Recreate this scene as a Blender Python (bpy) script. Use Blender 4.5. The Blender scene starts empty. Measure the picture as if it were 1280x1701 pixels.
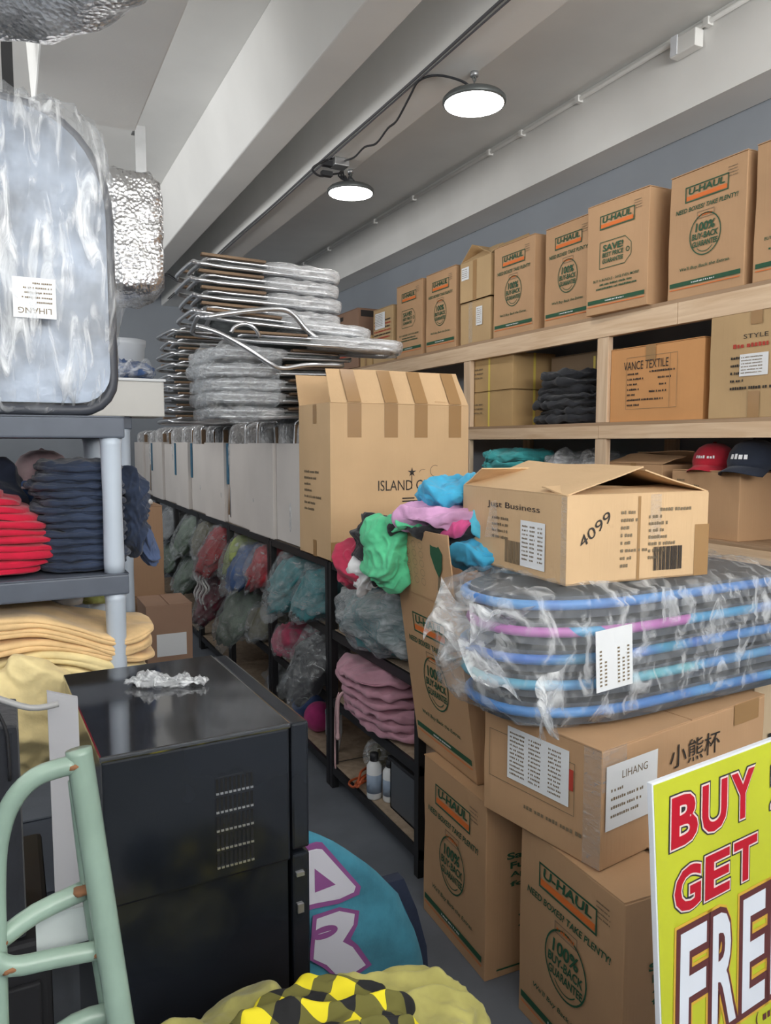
import bpy, bmesh, math, random
from mathutils import Vector, Matrix, noise
D = bpy.data
C = bpy.context.scene.collection
SC = bpy.context.scene
PI = math.pi
rad = math.radians

# ---------------------------------------------------------------- camera
cd = D.cameras.new('camera')
cam = D.objects.new('camera', cd); C.objects.link(cam)
cam.location = (0, 0, 1.75)
cam.rotation_euler = (rad(90 - 5.134), 0, rad(-26.115))
cd.sensor_fit = 'VERTICAL'; cd.sensor_height = 24.0
cd.lens = 24.0 * 1280 / 1701
cd.clip_start = 0.05; cd.clip_end = 60
SC.camera = cam

# ---------------------------------------------------------------- world, light, exposure
w = D.worlds.new('world'); SC.world = w; w.use_nodes = True
bg = w.node_tree.nodes['Background']
bg.inputs[0].default_value = (0.93, 0.95, 0.97, 1); bg.inputs[1].default_value = 0.95
SC.view_settings.view_transform = 'Standard'; SC.view_settings.look = 'None'
SC.view_settings.gamma = 1; SC.view_settings.use_curve_mapping = False
SC.view_settings.exposure = 0.35

def area(name, loc, rot, sx, sy, power, col):
    l = D.lights.new(name, 'AREA'); l.shape = 'RECTANGLE'; l.size = sx; l.size_y = sy
    l.energy = power; l.color = col
    o = D.objects.new(name, l); C.objects.link(o); o.location = loc; o.rotation_euler = [rad(a) for a in rot]
    return o
# daylight through the open roller door behind the camera
area('door_daylight', (1.6, -3.05, 3.1), (84, 0, 4), 4.0, 1.4, 45, (1.0, 0.97, 0.93))
# added upward fill behind the camera, brightens the ceiling
area('ceiling_fill', (1.0, -2.3, 2.7), (150, 0, 0), 4.5, 1.4, 230, (1.0, 0.985, 0.95))
# invented side light above the left wall, lifts ceiling and beam sides
area('left_fill', (-2.15, 4.2, 2.75), (0, -115, 0), .7, 9.5, 100, (1.0, 0.985, 0.96))

# ---------------------------------------------------------------- materials
MATS = {}
def nodes(name):
    m = D.materials.new(name); m.use_nodes = True
    nt = m.node_tree; p = nt.nodes['Principled BSDF']
    return m, nt, p
def mix_noise(nt, p, c1, c2, scale=5, stretch=(1, 1, 1), detail=4, lo=.35, hi=.65, coord='Object'):
    tc = nt.nodes.new('ShaderNodeTexCoord'); mp = nt.nodes.new('ShaderNodeMapping')
    mp.inputs['Scale'].default_value = stretch
    nz = nt.nodes.new('ShaderNodeTexNoise'); nz.inputs['Scale'].default_value = scale; nz.inputs['Detail'].default_value = detail
    cr = nt.nodes.new('ShaderNodeValToRGB')
    cr.color_ramp.elements[0].position = lo; cr.color_ramp.elements[1].position = hi
    cr.color_ramp.elements[0].color = (*c1, 1); cr.color_ramp.elements[1].color = (*c2, 1)
    nt.links.new(tc.outputs[coord], mp.inputs[0]); nt.links.new(mp.outputs[0], nz.inputs[0])
    nt.links.new(nz.outputs[0], cr.inputs[0]); nt.links.new(cr.outputs[0], p.inputs['Base Color'])
    return nz, mp
def bump(nt, p, src, strength, dist=.01):
    b = nt.nodes.new('ShaderNodeBump'); b.inputs['Strength'].default_value = strength; b.inputs['Distance'].default_value = dist
    nt.links.new(src, b.inputs['Height']); nt.links.new(b.outputs[0], p.inputs['Normal'])
def plain(name, col, rough=.6, metal=0, var=.0, scale=6, bmp=0, bscale=40, stretch=(1, 1, 1)):
    if name in MATS: return MATS[name]
    m, nt, p = nodes(name)
    p.inputs['Base Color'].default_value = (*col, 1); p.inputs['Roughness'].default_value = rough
    p.inputs['Metallic'].default_value = metal
    if var:
        mix_noise(nt, p, tuple(c * (1 - var) for c in col), tuple(min(1, c * (1 + var)) for c in col), scale, stretch)
    if bmp:
        n2 = nt.nodes.new('ShaderNodeTexNoise'); n2.inputs['Scale'].default_value = bscale; n2.inputs['Detail'].default_value = 5
        tc = nt.nodes.new('ShaderNodeTexCoord'); nt.links.new(tc.outputs['Object'], n2.inputs[0])
        bump(nt, p, n2.outputs[0], bmp)
    MATS[name] = m; return m
def cardboard(name, col, var=.07):
    if name in MATS: return MATS[name]
    m, nt, p = nodes(name); p.inputs['Roughness'].default_value = .78
    mix_noise(nt, p, tuple(c * (1 - var) for c in col), tuple(c * (1 + var) for c in col), 3, (1, 1, 1), 6, .3, .7)
    tc = nt.nodes.new('ShaderNodeTexCoord'); mp = nt.nodes.new('ShaderNodeMapping'); mp.inputs['Scale'].default_value = (110, 110, 2)
    nz = nt.nodes.new('ShaderNodeTexNoise'); nz.inputs['Scale'].default_value = 1; nz.inputs['Detail'].default_value = 3
    nt.links.new(tc.outputs['Object'], mp.inputs[0]); nt.links.new(mp.outputs[0], nz.inputs[0])
    bump(nt, p, nz.outputs[0], .22, .004)
    MATS[name] = m; return m
def cloth_m(name, col, var=.12):
    if name in MATS: return MATS[name]
    m, nt, p = nodes(name); p.inputs['Roughness'].default_value = .92
    p.inputs['Sheen Weight'].default_value = .15
    mix_noise(nt, p, tuple(c * (1 - var) for c in col), tuple(min(1, c * (1 + var)) for c in col), 14, (1, 1, 1), 3)
    nz = nt.nodes.new('ShaderNodeTexNoise'); nz.inputs['Scale'].default_value = 60; nz.inputs['Detail'].default_value = 4
    tc = nt.nodes.new('ShaderNodeTexCoord'); nt.links.new(tc.outputs['Object'], nz.inputs[0])
    bump(nt, p, nz.outputs[0], .3, .006)
    MATS[name] = m; return m
def film(name, opaque=.25, streak=.5, scale=9, stretch=(1, 1, 3), tint=(.93, .95, .97), rough=.14):
    if name in MATS: return MATS[name]
    m = D.materials.new(name); m.use_nodes = True; nt = m.node_tree
    for n in list(nt.nodes): nt.nodes.remove(n)
    out = nt.nodes.new('ShaderNodeOutputMaterial')
    tr = nt.nodes.new('ShaderNodeBsdfTransparent'); tr.inputs[0].default_value = (.97, .98, .99, 1)
    pr = nt.nodes.new('ShaderNodeBsdfPrincipled'); pr.inputs['Base Color'].default_value = (*tint, 1)
    pr.inputs['Roughness'].default_value = rough; pr.inputs['Specular IOR Level'].default_value = .9
    mx = nt.nodes.new('ShaderNodeMixShader')
    tc = nt.nodes.new('ShaderNodeTexCoord'); mp = nt.nodes.new('ShaderNodeMapping'); mp.inputs['Scale'].default_value = stretch
    mp.inputs['Rotation'].default_value = (.3, .5, .4)
    nz = nt.nodes.new('ShaderNodeTexNoise'); nz.inputs['Scale'].default_value = scale; nz.inputs['Detail'].default_value = 6
    nz.inputs['Distortion'].default_value = 1.2
    mr = nt.nodes.new('ShaderNodeMapRange'); mr.inputs[1].default_value = .48; mr.inputs[2].default_value = .72
    mr.inputs[3].default_value = opaque; mr.inputs[4].default_value = streak
    b = nt.nodes.new('ShaderNodeBump'); b.inputs['Strength'].default_value = .9; b.inputs['Distance'].default_value = .02
    L = nt.links
    L.new(tc.outputs['Object'], mp.inputs[0]); L.new(mp.outputs[0], nz.inputs[0]); L.new(nz.outputs[0], mr.inputs[0])
    L.new(nz.outputs[0], b.inputs['Height']); L.new(b.outputs[0], pr.inputs['Normal'])
    L.new(mr.outputs[0], mx.inputs[0]); L.new(tr.outputs[0], mx.inputs[1]); L.new(pr.outputs[0], mx.inputs[2])
    L.new(mx.outputs[0], out.inputs[0])
    MATS[name] = m; return m
def wood(name, c1, c2, stretch=(2, .4, 14)):
    if name in MATS: return MATS[name]
    m, nt, p = nodes(name); p.inputs['Roughness'].default_value = .62
    nz, mp = mix_noise(nt, p, c1, c2, 3, stretch, 6, .3, .7)
    nz.inputs['Distortion'].default_value = .6
    bump(nt, p, nz.outputs[0], .1)
    MATS[name] = m; return m
def foil(name):
    if name in MATS: return MATS[name]
    m, nt, p = nodes(name); p.inputs['Metallic'].default_value = .95; p.inputs['Roughness'].default_value = .26
    mix_noise(nt, p, (.62, .62, .63), (.86, .86, .87), 8)
    v = nt.nodes.new('ShaderNodeTexVoronoi'); v.inputs['Scale'].default_value = 60
    n = nt.nodes.new('ShaderNodeTexNoise'); n.inputs['Scale'].default_value = 30; n.inputs['Detail'].default_value = 6
    tc = nt.nodes.new('ShaderNodeTexCoord'); ad = nt.nodes.new('ShaderNodeMath'); ad.operation = 'ADD'
    nt.links.new(tc.outputs['Object'], v.inputs[0]); nt.links.new(tc.outputs['Object'], n.inputs[0])
    nt.links.new(v.outputs[0], ad.inputs[0]); nt.links.new(n.outputs[0], ad.inputs[1])
    bump(nt, p, ad.outputs[0], .35, .012)
    MATS[name] = m; return m
def tie_dye(name, cols, scale=5):
    m, nt, p = nodes(name); p.inputs['Roughness'].default_value = .45
    nz, mp = mix_noise(nt, p, cols[0], cols[1], scale, (1, 1, 1), 1, .3, .7)
    cr = [n for n in nt.nodes if n.type == 'VALTORGB'][0].color_ramp
    cr.interpolation = 'CONSTANT' if len(cols) > 4 else 'LINEAR'
    while len(cr.elements) > 1: cr.elements.remove(cr.elements[-1])
    cr.elements[0].position = 0.0; cr.elements[0].color = (*cols[0], 1)
    for i, c in enumerate(cols[1:]):
        e = cr.elements.new(.32 + .40 * i / max(1, len(cols) - 2)); e.color = (*c, 1)
    return m

CB = cardboard('cardboard_kraft', (.50, .305, .165))
CBin = cardboard('cardboard_inside', (.40, .25, .14))
CBo = cardboard('cardboard_orange', (.62, .31, .12))
CBt = cardboard('cardboard_tan', (.50, .34, .175))
CBy = cardboard('cardboard_yellow', (.50, .33, .15))
CBl = cardboard('cardboard_light', (.62, .42, .235))
CBg = cardboard('cardboard_white', (.66, .62, .59), .04)
TAPE = plain('packing_tape_brown', (.36, .21, .09), .28)
TAPEc = film('packing_tape_clear', .12, .32, 30)
GREEN = plain('print_green', (.015, .085, .04), .7)
ORANGE = plain('print_orange', (.72, .17, .03), .7)
BLACKP = plain('print_black', (.03, .025, .022), .7)
PALEG = plain('print_faded', (.20, .15, .09), .7)
REDP = plain('print_red', (.45, .05, .03), .7)
WHITEP = plain('paper_white', (.78, .80, .82), .6)
YTAPE = plain('strap_yellow', (.75, .60, .12), .5)
WHITE = plain('painted_white', (.84, .84, .82), .55, 0, .05, 1.2, .05, 60)
WALL = plain('wall_paint', (.30, .33, .37), .7, 0, .06, 1.0, .05, 60)
FLOOR = plain('floor_paint', (.15, .165, .195), .55, 0, .18, 2.5, .08, 90)
STEEL = plain('galvanised', (.45, .46, .47), .4, .8, .1)
BLK = plain('black_metal', (.015, .015, .017), .45)
BLACKPL = plain('black_plastic', (.02, .021, .025), .5)
CONC = plain('particle_board', (.38, .29, .21), .8, 0, .15, 30)
SLATE = plain('slate_plastic', (.085, .10, .13), .55, 0, .08, 10)
POST = plain('pale_plastic', (.46, .52, .60), .4, 0, .05, 5)
PINE = wood('pine', (.62, .43, .27), (.78, .60, .42), (14, .8, 14))
PINEv = wood('pine_upright', (.60, .42, .27), (.76, .59, .42), (14, 14, .8))
PLY = wood('plywood', (.34, .22, .13), (.44, .30, .19), (14, .6, 14))
ALU = plain('aluminium_tube', (.62, .63, .65), .28, .9)
ARM = wood('armrest_wood', (.16, .10, .06), (.26, .17, .10), (1, 10, 10))
FILM = film('clear_film', .16, .62)
FILMs = film('silver_film', .42, .85, 14, (1, 2, 4), (.88, .89, .91), .1)
FILMd = film('grey_film', .16, .5, 12, (2, 1, 3), (.55, .58, .60), .16)
FOIL = foil('crumpled_foil')

# ---------------------------------------------------------------- object helpers
def tagp(o, label=None, cat=None, group=None, kind=None):
    if label: o['label'] = label
    if cat: o['category'] = cat
    if group: o['group'] = group
    if kind: o['kind'] = kind
    return o
def thing(name, label, cat, loc=(0, 0, 0), rz=0, group=None, rot=None):
    o = D.objects.new(name, None); C.objects.link(o); o.empty_display_size = .05
    o.location = loc; o.rotation_euler = rot if rot else (0, 0, rz)
    return tagp(o, label, cat, group)
def copy_tree(o, parent=None, name=None):
    c = o.copy(); C.objects.link(c)
    if parent: c.parent = parent
    for ch in list(o.children): copy_tree(ch, c)
    return c

class MB:
    def __init__(s): s.v = []; s.f = []; s.m = []; s.sm = []
    def add(s, vs, fs, mi=0, smooth=False, M=None):
        b = len(s.v)
        s.v += [tuple(M @ Vector(v)) for v in vs] if M else [tuple(v) for v in vs]
        for f in fs:
            s.f.append([b + i for i in f]); s.m.append(mi); s.sm.append(smooth)
        return s
    def box(s, x0, x1, y0, y1, z0, z1, mi=0, M=None, bev=0):
        if bev:
            bm = bmesh.new(); bmesh.ops.create_cube(bm, size=1)
            for v in bm.verts: v.co = Vector(((x0 + x1) / 2 + v.co.x * (x1 - x0), (y0 + y1) / 2 + v.co.y * (y1 - y0), (z0 + z1) / 2 + v.co.z * (z1 - z0)))
            bmesh.ops.bevel(bm, geom=bm.edges[:], offset=bev, segments=2, affect='EDGES', profile=.6)
            bm.verts.index_update()
            s.add([v.co.copy() for v in bm.verts], [[v.index for v in f.verts] for f in bm.faces], mi, False, M); bm.free(); return s
        vs = [(x, y, z) for x in (x0, x1) for y in (y0, y1) for z in (z0, z1)]
        return s.add(vs, [(0, 1, 3, 2), (4, 6, 7, 5), (0, 4, 5, 1), (2, 3, 7, 6), (0, 2, 6, 4), (1, 5, 7, 3)], mi, False, M)
    def tube(s, pts, r, n=10, mi=0, smooth=4, closed=False, M=None, taper=None):
        P = [Vector(p) for p in pts]
        if smooth > 1 and len(P) > 2:
            Q = []; k = len(P)
            rng = range(k if closed else k - 1)
            for i in rng:
                p0 = P[(i - 1) % k] if (closed or i > 0) else P[0]; p1 = P[i]; p2 = P[(i + 1) % k]
                p3 = P[(i + 2) % k] if (closed or i + 2 < k) else P[-1]
                for j in range(smooth):
                    t = j / smooth
                    Q.append(.5 * ((2 * p1) + (p2 - p0) * t + (2 * p0 - 5 * p1 + 4 * p2 - p3) * t * t + (3 * p1 - p0 - 3 * p2 + p3) * t ** 3))
            if not closed: Q.append(P[-1])
            P = Q
        k = len(P); vs = []; up = Vector((0, 0, 1)); 
        T0 = (P[1] - P[0]).normalized()
        N = T0.orthogonal().normalized()
        for i in range(k):
            T = (P[(i + 1) % k] - P[i - 1]) if closed else (P[min(i + 1, k - 1)] - P[max(i - 1, 0)])
            T.normalize(); N = (N - T * N.dot(T)); N = N.normalized() if N.length > 1e-6 else T.orthogonal().normalized(); B = T.cross(N)
            rr = r * (taper(i / (k - 1)) if taper else 1)
            for j in range(n):
                a = 2 * PI * j / n; vs.append(P[i] + (N * math.cos(a) + B * math.sin(a)) * rr)
        fs = []
        for i in range(k if closed else k - 1):
            for j in range(n):
                a = i * n + j; b = i * n + (j + 1) % n; i2 = ((i + 1) % k) * n
                fs.append((a, b, i2 + (j + 1) % n, i2 + j))
        if not closed: fs += [list(range(n - 1, -1, -1)), [(k - 1) * n + j for j in range(n)]]
        return s.add(vs, fs, mi, True, M)
    def lathe(s, prof, n=24, mi=0, M=None, smooth=True):
        vs = []; fs = []
        for r, z in prof:
            for j in range(n): a = 2 * PI * j / n; vs.append((r * math.cos(a), r * math.sin(a), z))
        for i in range(len(prof) - 1):
            for j in range(n): fs.append((i * n + j, i * n + (j + 1) % n, (i + 1) * n + (j + 1) % n, (i + 1) * n + j))
        fs += [list(range(n - 1, -1, -1)), [(len(prof) - 1) * n + j for j in range(n)]]
        return s.add(vs, fs, mi, smooth, M)
    def prism(s, pts, z0, z1, mi=0, M=None):
        k = len(pts)
        vs = [(x, y, z0) for x, y in pts] + [(x, y, z1) for x, y in pts]
        fs = [list(range(k - 1, -1, -1)), list(range(k, 2 * k))] + [(i, (i + 1) % k, k + (i + 1) % k, k + i) for i in range(k)]
        return s.add(vs, fs, mi, False, M)
    def build(s, name, mats, parent=None, label=None, kind=None, bevel=0):
        me = D.meshes.new(name); me.from_pydata([tuple(v) for v in s.v], [], s.f)
        if not isinstance(mats, (list, tuple)): mats = [mats]
        for m in mats: me.materials.append(m)
        me.polygons.foreach_set('material_index', s.m); me.polygons.foreach_set('use_smooth', s.sm)
        me.update()
        o = D.objects.new(name, me); C.objects.link(o)
        if parent: o.parent = parent
        if label: o['label'] = label
        if kind: o['kind'] = kind
        if bevel:
            b = o.modifiers.new('bevel', 'BEVEL'); b.width = bevel; b.segments = 2; b.limit_method = 'ANGLE'
        return o

_cubes = {}
def cube_grid(n):
    if n not in _cubes:
        bm = bmesh.new(); bmesh.ops.create_cube(bm, size=2)
        bmesh.ops.subdivide_edges(bm, edges=bm.edges[:], cuts=n, use_grid_fill=True)
        bm.verts.index_update()
        _cubes[n] = ([v.co.copy() for v in bm.verts], [[v.index for v in f.verts] for f in bm.faces]); bm.free()
    return _cubes[n]
def lump(dims, seed=0, e=3.0, amp=.012, freq=9, n=12, layers=0, bend=None, base=True, ridge=1.0, crease=1.0, folds=0, ez=None, aniso=(1, 1, 1)):
    """soft rounded body with creases; origin at the bottom centre"""
    vs, fs = cube_grid(n); out = []
    off = Vector((seed * 7.13, seed * 3.7, seed * 1.9)); hx, hy, hz = [d / 2 for d in dims]
    for c in vs:
        s = Vector((math.tan(c.x * .78) , math.tan(c.y * .78), math.tan(c.z * .78))).normalized()
        r = (abs(s.x) ** e + abs(s.y) ** e + abs(s.z) ** e) ** (-1 / e)
        q = s * r
        p = Vector((q.x * hx, q.y * hy, q.z * hz))
        g = Vector((p.x * aniso[0], p.y * aniso[1], p.z * aniso[2]))
        n1 = noise.noise(g * freq + off); n2 = noise.noise(g * freq * 2.3 + off * 2)
        w_ = g + Vector((n1, n2, noise.noise(g * freq * .7 - off))) * (.35 / freq)
        n3 = noise.noise(w_ * freq * 1.6 + off); n4 = noise.noise(w_ * freq * 4.2 - off)
        rd = (1 - abs(n2) * 2.2) * ridge; rd2 = 1 - min(1, abs(n3) * 5); rd3 = 1 - min(1, abs(n4) * 4)
        d = amp * (n1 * 1.2 + rd * .35 + rd2 * .75 * crease + rd3 * .35 * crease - .3)
        if folds:
            th = seed * 1.3 + 1.6 * noise.noise(g * 3.0 + off); ph = folds * (g.x * math.cos(th) + g.y * math.sin(th) + .7 * g.z) + 3.2 * noise.noise(g * 4.5 + off)
            d = amp * (n1 * 1.0 + 1.5 * (1 - abs(math.sin(ph))) ** 1.3 + .5 * (1 - abs(math.sin(ph * 2.3 + 3 * n2))) ** 1.5 + .25 * rd2 - .6)
        if layers:
            k = abs(math.sin(PI * layers * (q.z * .5 + .5))); side = max(abs(q.x), abs(q.y)) ** 4
            d += amp * 1.2 * (k - .6) * side
        nn = Vector((s.x / max(hx, .02), s.y / max(hy, .02), s.z / max(hz, .02))).normalized()
        p += nn * d
        p.z += hz
        if bend: p = bend(p)
        if base and p.z < 0: p.z = 0
        out.append(p)
    return out, fs
def soft(name, dims, mat, parent=None, loc=(0, 0, 0), rz=0, sub=True, label=None, **k):
    vs, fs = lump(dims, **k)
    mb = MB(); mb.add(vs, fs, 0, True); o = mb.build(name, mat, parent, label)
    o.location = loc; o.rotation_euler = (0, 0, rz)
    if sub:
        m = o.modifiers.new('sub', 'SUBSURF'); m.levels = 1; m.render_levels = 1
    return o

ORD = ('second', 'third', 'fourth', 'fifth', 'sixth', 'seventh', 'eighth', 'ninth', 'tenth', 'eleventh', 'twelfth', 'thirteenth', 'fourteenth')
def pos(i, n):
    if i == 0: return 'bottom one'
    if i == n - 1: return 'topmost'
    return ORD[i - 1] + ' from the bottom' if i < n / 2 else ORD[n - i - 2] + ' from the top'
# ---------------------------------------------------------------- lettering
_txt = {}
def text_geo(s, bold=.0):
    k = (s, bold)
    if k not in _txt:
        c = D.curves.new('t', 'FONT'); c.body = s; c.offset = bold; c.resolution_u = 3
        o = D.objects.new('t', c); me = D.meshes.new_from_object(o)
        vs = [v.co.copy() for v in me.vertices]; fs = [list(p.vertices) for p in me.polygons]
        D.objects.remove(o); D.meshes.remove(me); D.curves.remove(c)
        x0 = min(v.x for v in vs); x1 = max(v.x for v in vs); y0 = min(v.y for v in vs); y1 = max(v.y for v in vs)
        _txt[k] = (vs, fs, x0, x1, y0, y1)
    return _txt[k]
class Print:
    """flat lettering and marks on a plane (u right, v up), metres from the face centre"""
    def __init__(s): s.mb = MB(); s.r = random.Random(5)
    def text(s, t, cx, cy, w, h, mi=0, bold=.02, shear=0, rot=0, lay=0):
        vs, fs, x0, x1, y0, y1 = text_geo(t, bold)
        a = rad(rot); ca, sa = math.cos(a), math.sin(a); out = []
        for v in vs:
            x = ((v.x - x0) / (x1 - x0) - .5) * w; y = ((v.y - y0) / (y1 - y0) - .5) * h; x += shear * y
            out.append((cx + x * ca - y * sa, cy + x * sa + y * ca, lay * .0004))
        s.mb.add(out, fs, mi); return s
    def rect(s, x0, y0, x1, y1, mi=0, lay=0, rot=0, skew=0):
        s.mb.add([(x0, y0, lay * .0004), (x1, y0 + skew, lay * .0004), (x1, y1 + skew, lay * .0004), (x0, y1, lay * .0004)], [(0, 1, 2, 3)], mi); return s
    def poly(s, pts, mi=0, lay=0):
        s.mb.add([(x, y, lay * .0004) for x, y in pts], [list(range(len(pts)))], mi); return s
    def ring(s, cx, cy, rx, ry, t, mi=0, n=32, lay=0, a0=0, a1=360):
        vs = []; fs = []
        for i in range(n + 1):
            a = rad(a0 + (a1 - a0) * i / n)
            vs += [(cx + rx * math.cos(a), cy + ry * math.sin(a), lay * .0004), (cx + (rx - t) * math.cos(a), cy + (ry - t) * math.sin(a), lay * .0004)]
        for i in range(n): fs.append((2 * i, 2 * i + 2, 2 * i + 3, 2 * i + 1))
        s.mb.add(vs, fs, mi); return s
    def frame(s, x0, y0, x1, y1, t, mi=0, lay=0):
        s.rect(x0, y0, x1, y0 + t, mi, lay); s.rect(x0, y1 - t, x1, y1, mi, lay); s.rect(x0, y0 + t, x0 + t, y1 - t, mi, lay); s.rect(x1 - t, y0 + t, x1, y1 - t, mi, lay); return s
    def words(s, x0, y, w, h, mi=0, lay=0, seed=0):
        """a line of print too small to read"""
        r = random.Random(seed * 17 + int(abs(y) * 1000)); x = x0
        while x < x0 + w - h * .4:
            ww = min(r.uniform(.5, .9) * h, x0 + w - x); s.rect(x, y, x + ww, y + h * r.uniform(.75, 1), mi, lay); x += ww + h * .28 * (3 if r.random() < .2 else 1)
        return s
    def barcode(s, x0, y0, x1, y1, mi=0, lay=0, seed=1):
        r = random.Random(seed); x = x0
        while x < x1 - .002:
            ww = r.choice((.0015, .003, .0045)); s.rect(x, y0, x + ww, y1, mi, lay); x += ww + r.choice((.0015, .003))
        return s
    def place(s, name, mats, parent, M, label=None):
        s.mb.v = [tuple(M @ Vector(v)) for v in s.mb.v]
        return s.mb.build(name, mats, parent, label)
PM = [GREEN, ORANGE, BLACKP, PALEG, WHITEP, REDP]
def face_M(face, w, d, h, off=.0016, dz=0):
    """box centred on x,y with base z=0; u,v,n frames of its faces"""
    if face == 'F': o, u, v, n = (0, -d / 2 - off, h / 2), (1, 0, 0), (0, 0, 1), (0, -1, 0)
    elif face == 'B': o, u, v, n = (0, d / 2 + off, h / 2), (-1, 0, 0), (0, 0, 1), (0, 1, 0)
    elif face == 'L': o, u, v, n = (-w / 2 - off, 0, h / 2), (0, -1, 0), (0, 0, 1), (-1, 0, 0)
    elif face == 'R': o, u, v, n = (w / 2 + off, 0, h / 2), (0, 1, 0), (0, 0, 1), (1, 0, 0)
    else: o, u, v, n = (0, 0, h + off), (1, 0, 0), (0, 1, 0), (0, 0, 1)
    M = Matrix([[u[i], v[i], n[i], o[i]] for i in range(3)] + [[0, 0, 0, 1]])
    return M

def uhaul_logo(P, cx, cy, w, h, tilt=0):
    t = w * .022
    P.frame(cx - w / 2, cy - h / 2, cx + w / 2, cy + h / 2, t, 0)
    P.rect(cx - w / 2 + t * 1.6, cy - h / 2 + t * 1.6, cx + w / 2 - t * 1.6, cy - h * .12, 1)
    P.text('U-HAUL', cx, cy + h * .17, w * .84, h * .42, 0, .03, .15)
def uhaul_front(kind, w, h):
    P = Print(); LG = P
    uhaul_logo(P, .0 * w, .315 * h, .56 * w, .125 * h)
    P = SL = Print(); SE = Print(); BT = Print(); BL = Print()
    if kind == 'buyback':
        P.text('NEED BOXES? TAKE PLENTY!', 0, .195 * h, .80 * w, .036 * h, 0, .02, .2)
        P = SE; cy = -.03 * h; r = .205 * w; ry = .165 * h
        P.ring(0, cy, r, ry, w * .012, 0, 40)
        P.frame(-.11 * w, cy + ry * .78, .11 * w, cy + ry * 1.12, w * .006, 3); P.words(-.09 * w, cy + ry * .88, .18 * w, .018 * h, 1)
        P.text('100%', 0, cy + .062 * h, .25 * w, .07 * h, 0, .03, .1)
        P.text('BUY-BACK', 0, cy - .008 * h, .34 * w, .048 * h, 0, .03, .1)
        P.text('GUARANTEE', 0, cy - .068 * h, .33 * w, .045 * h, 0, .03, .1)
        P.ring(0, cy - .02 * h, r * .7, ry * .72, w * .008, 0, 16, 0, 225, 315)
        P = BL; P.text("We'll Buy Back the Extras.", 0, -.275 * h, .66 * w, .034 * h, 3 if False else 0, .012, .2)
    else:
        P = SE; cy = .02 * h
        x0, x1, y0, y1 = -.27 * w, .24 * w, cy - .115 * h, cy + .12 * h
        for a, b in (((x0, y0), (x1 - .1 * w, y0)), ((x0, y1), (x1 - .1 * w, y1)), ((x0, y0), (x0, y1)), ((x1 - .1 * w, y1), (x1, cy + .05 * h)), ((x1 - .1 * w, y0), (x1, cy - .05 * h)), ((x1, cy - .05 * h), (x1, cy + .05 * h))):
            dx, dy = b[0] - a[0], b[1] - a[1]; l = math.hypot(dx, dy); nx, ny = -dy / l * .0018, dx / l * .0018
            P.poly([(a[0] - nx, a[1] - ny), (b[0] - nx, b[1] - ny), (b[0] + nx, b[1] + ny), (a[0] + nx, a[1] + ny)], 0)
        P.ring(x1 - .055 * w, cy, .03 * w, .03 * w, .01 * w, 0, 16)
        P.text('SAVE!', -.055 * w, cy + .062 * h, .33 * w, .06 * h, 0, .03, .1)
        P.text('BEST PRICE', -.055 * w, cy, .34 * w, .04 * h, 0, .025, .1)
        P.text('GUARANTEE', -.055 * w, cy - .055 * h, .34 * w, .04 * h, 0, .025, .1)
        P = BL; P.text('BUY A BUNDLE - SAVE EVEN MORE!', 0, -.2 * h, .74 * w, .024 * h, 0, .01, .1)
        P.words(-.26 * w, -.25 * h, .52 * w, .018 * h, 0, 0, 3); P.words(-.32 * w, -.285 * h, .66 * w, .018 * h, 0, 0, 4)
    P = BT; P.rect(-.46 * w, -.405 * h, .46 * w, -.37 * h, 0)
    P.words(-.16 * w, -.395 * h, .30 * w, .012 * h, 4, 1, 7)
    P.rect(-.46 * w, -.428 * h, .46 * w, -.421 * h, 1)
    for i in range(4): LG.words(.27 * w, .36 * h - i * .022 * h + .05 * h, .12 * w, .008 * h, 3, 0, i)
    return [q for q in (('logo', LG), ('slogan', SL), ('seal', SE), ('bottom_line', BL), ('stripe', BT)) if q[1].mb.v]
def uhaul_side(w, h):
    P = Print()
    for i, t in enumerate(('Save', 'Furniture', 'Appliances', 'for you')):
        P.text(t, -.10 * w + (-.08 * w if i == 0 else .06 * w), .18 * h - i * .055 * h, (.28 if i == 0 else .5) * w, .038 * h, 0, .03)
    pts = []
    for i in range(28):
        a = 2 * PI * i / 28; r = (.24 if i % 2 else .19) * w
        pts.append((.02 * w + r * math.cos(a), -.2 * h + r * .85 * math.sin(a)))
    P.poly(pts, 0)
    for k in range(3): P.words(-.08 * w, -.17 * h - k * .04 * h, .2 * w, .02 * h, 3, 1, k)
    P.rect(-.4 * w, -.46 * h, .1 * w, -.45 * h, 0)
    return P

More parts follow.
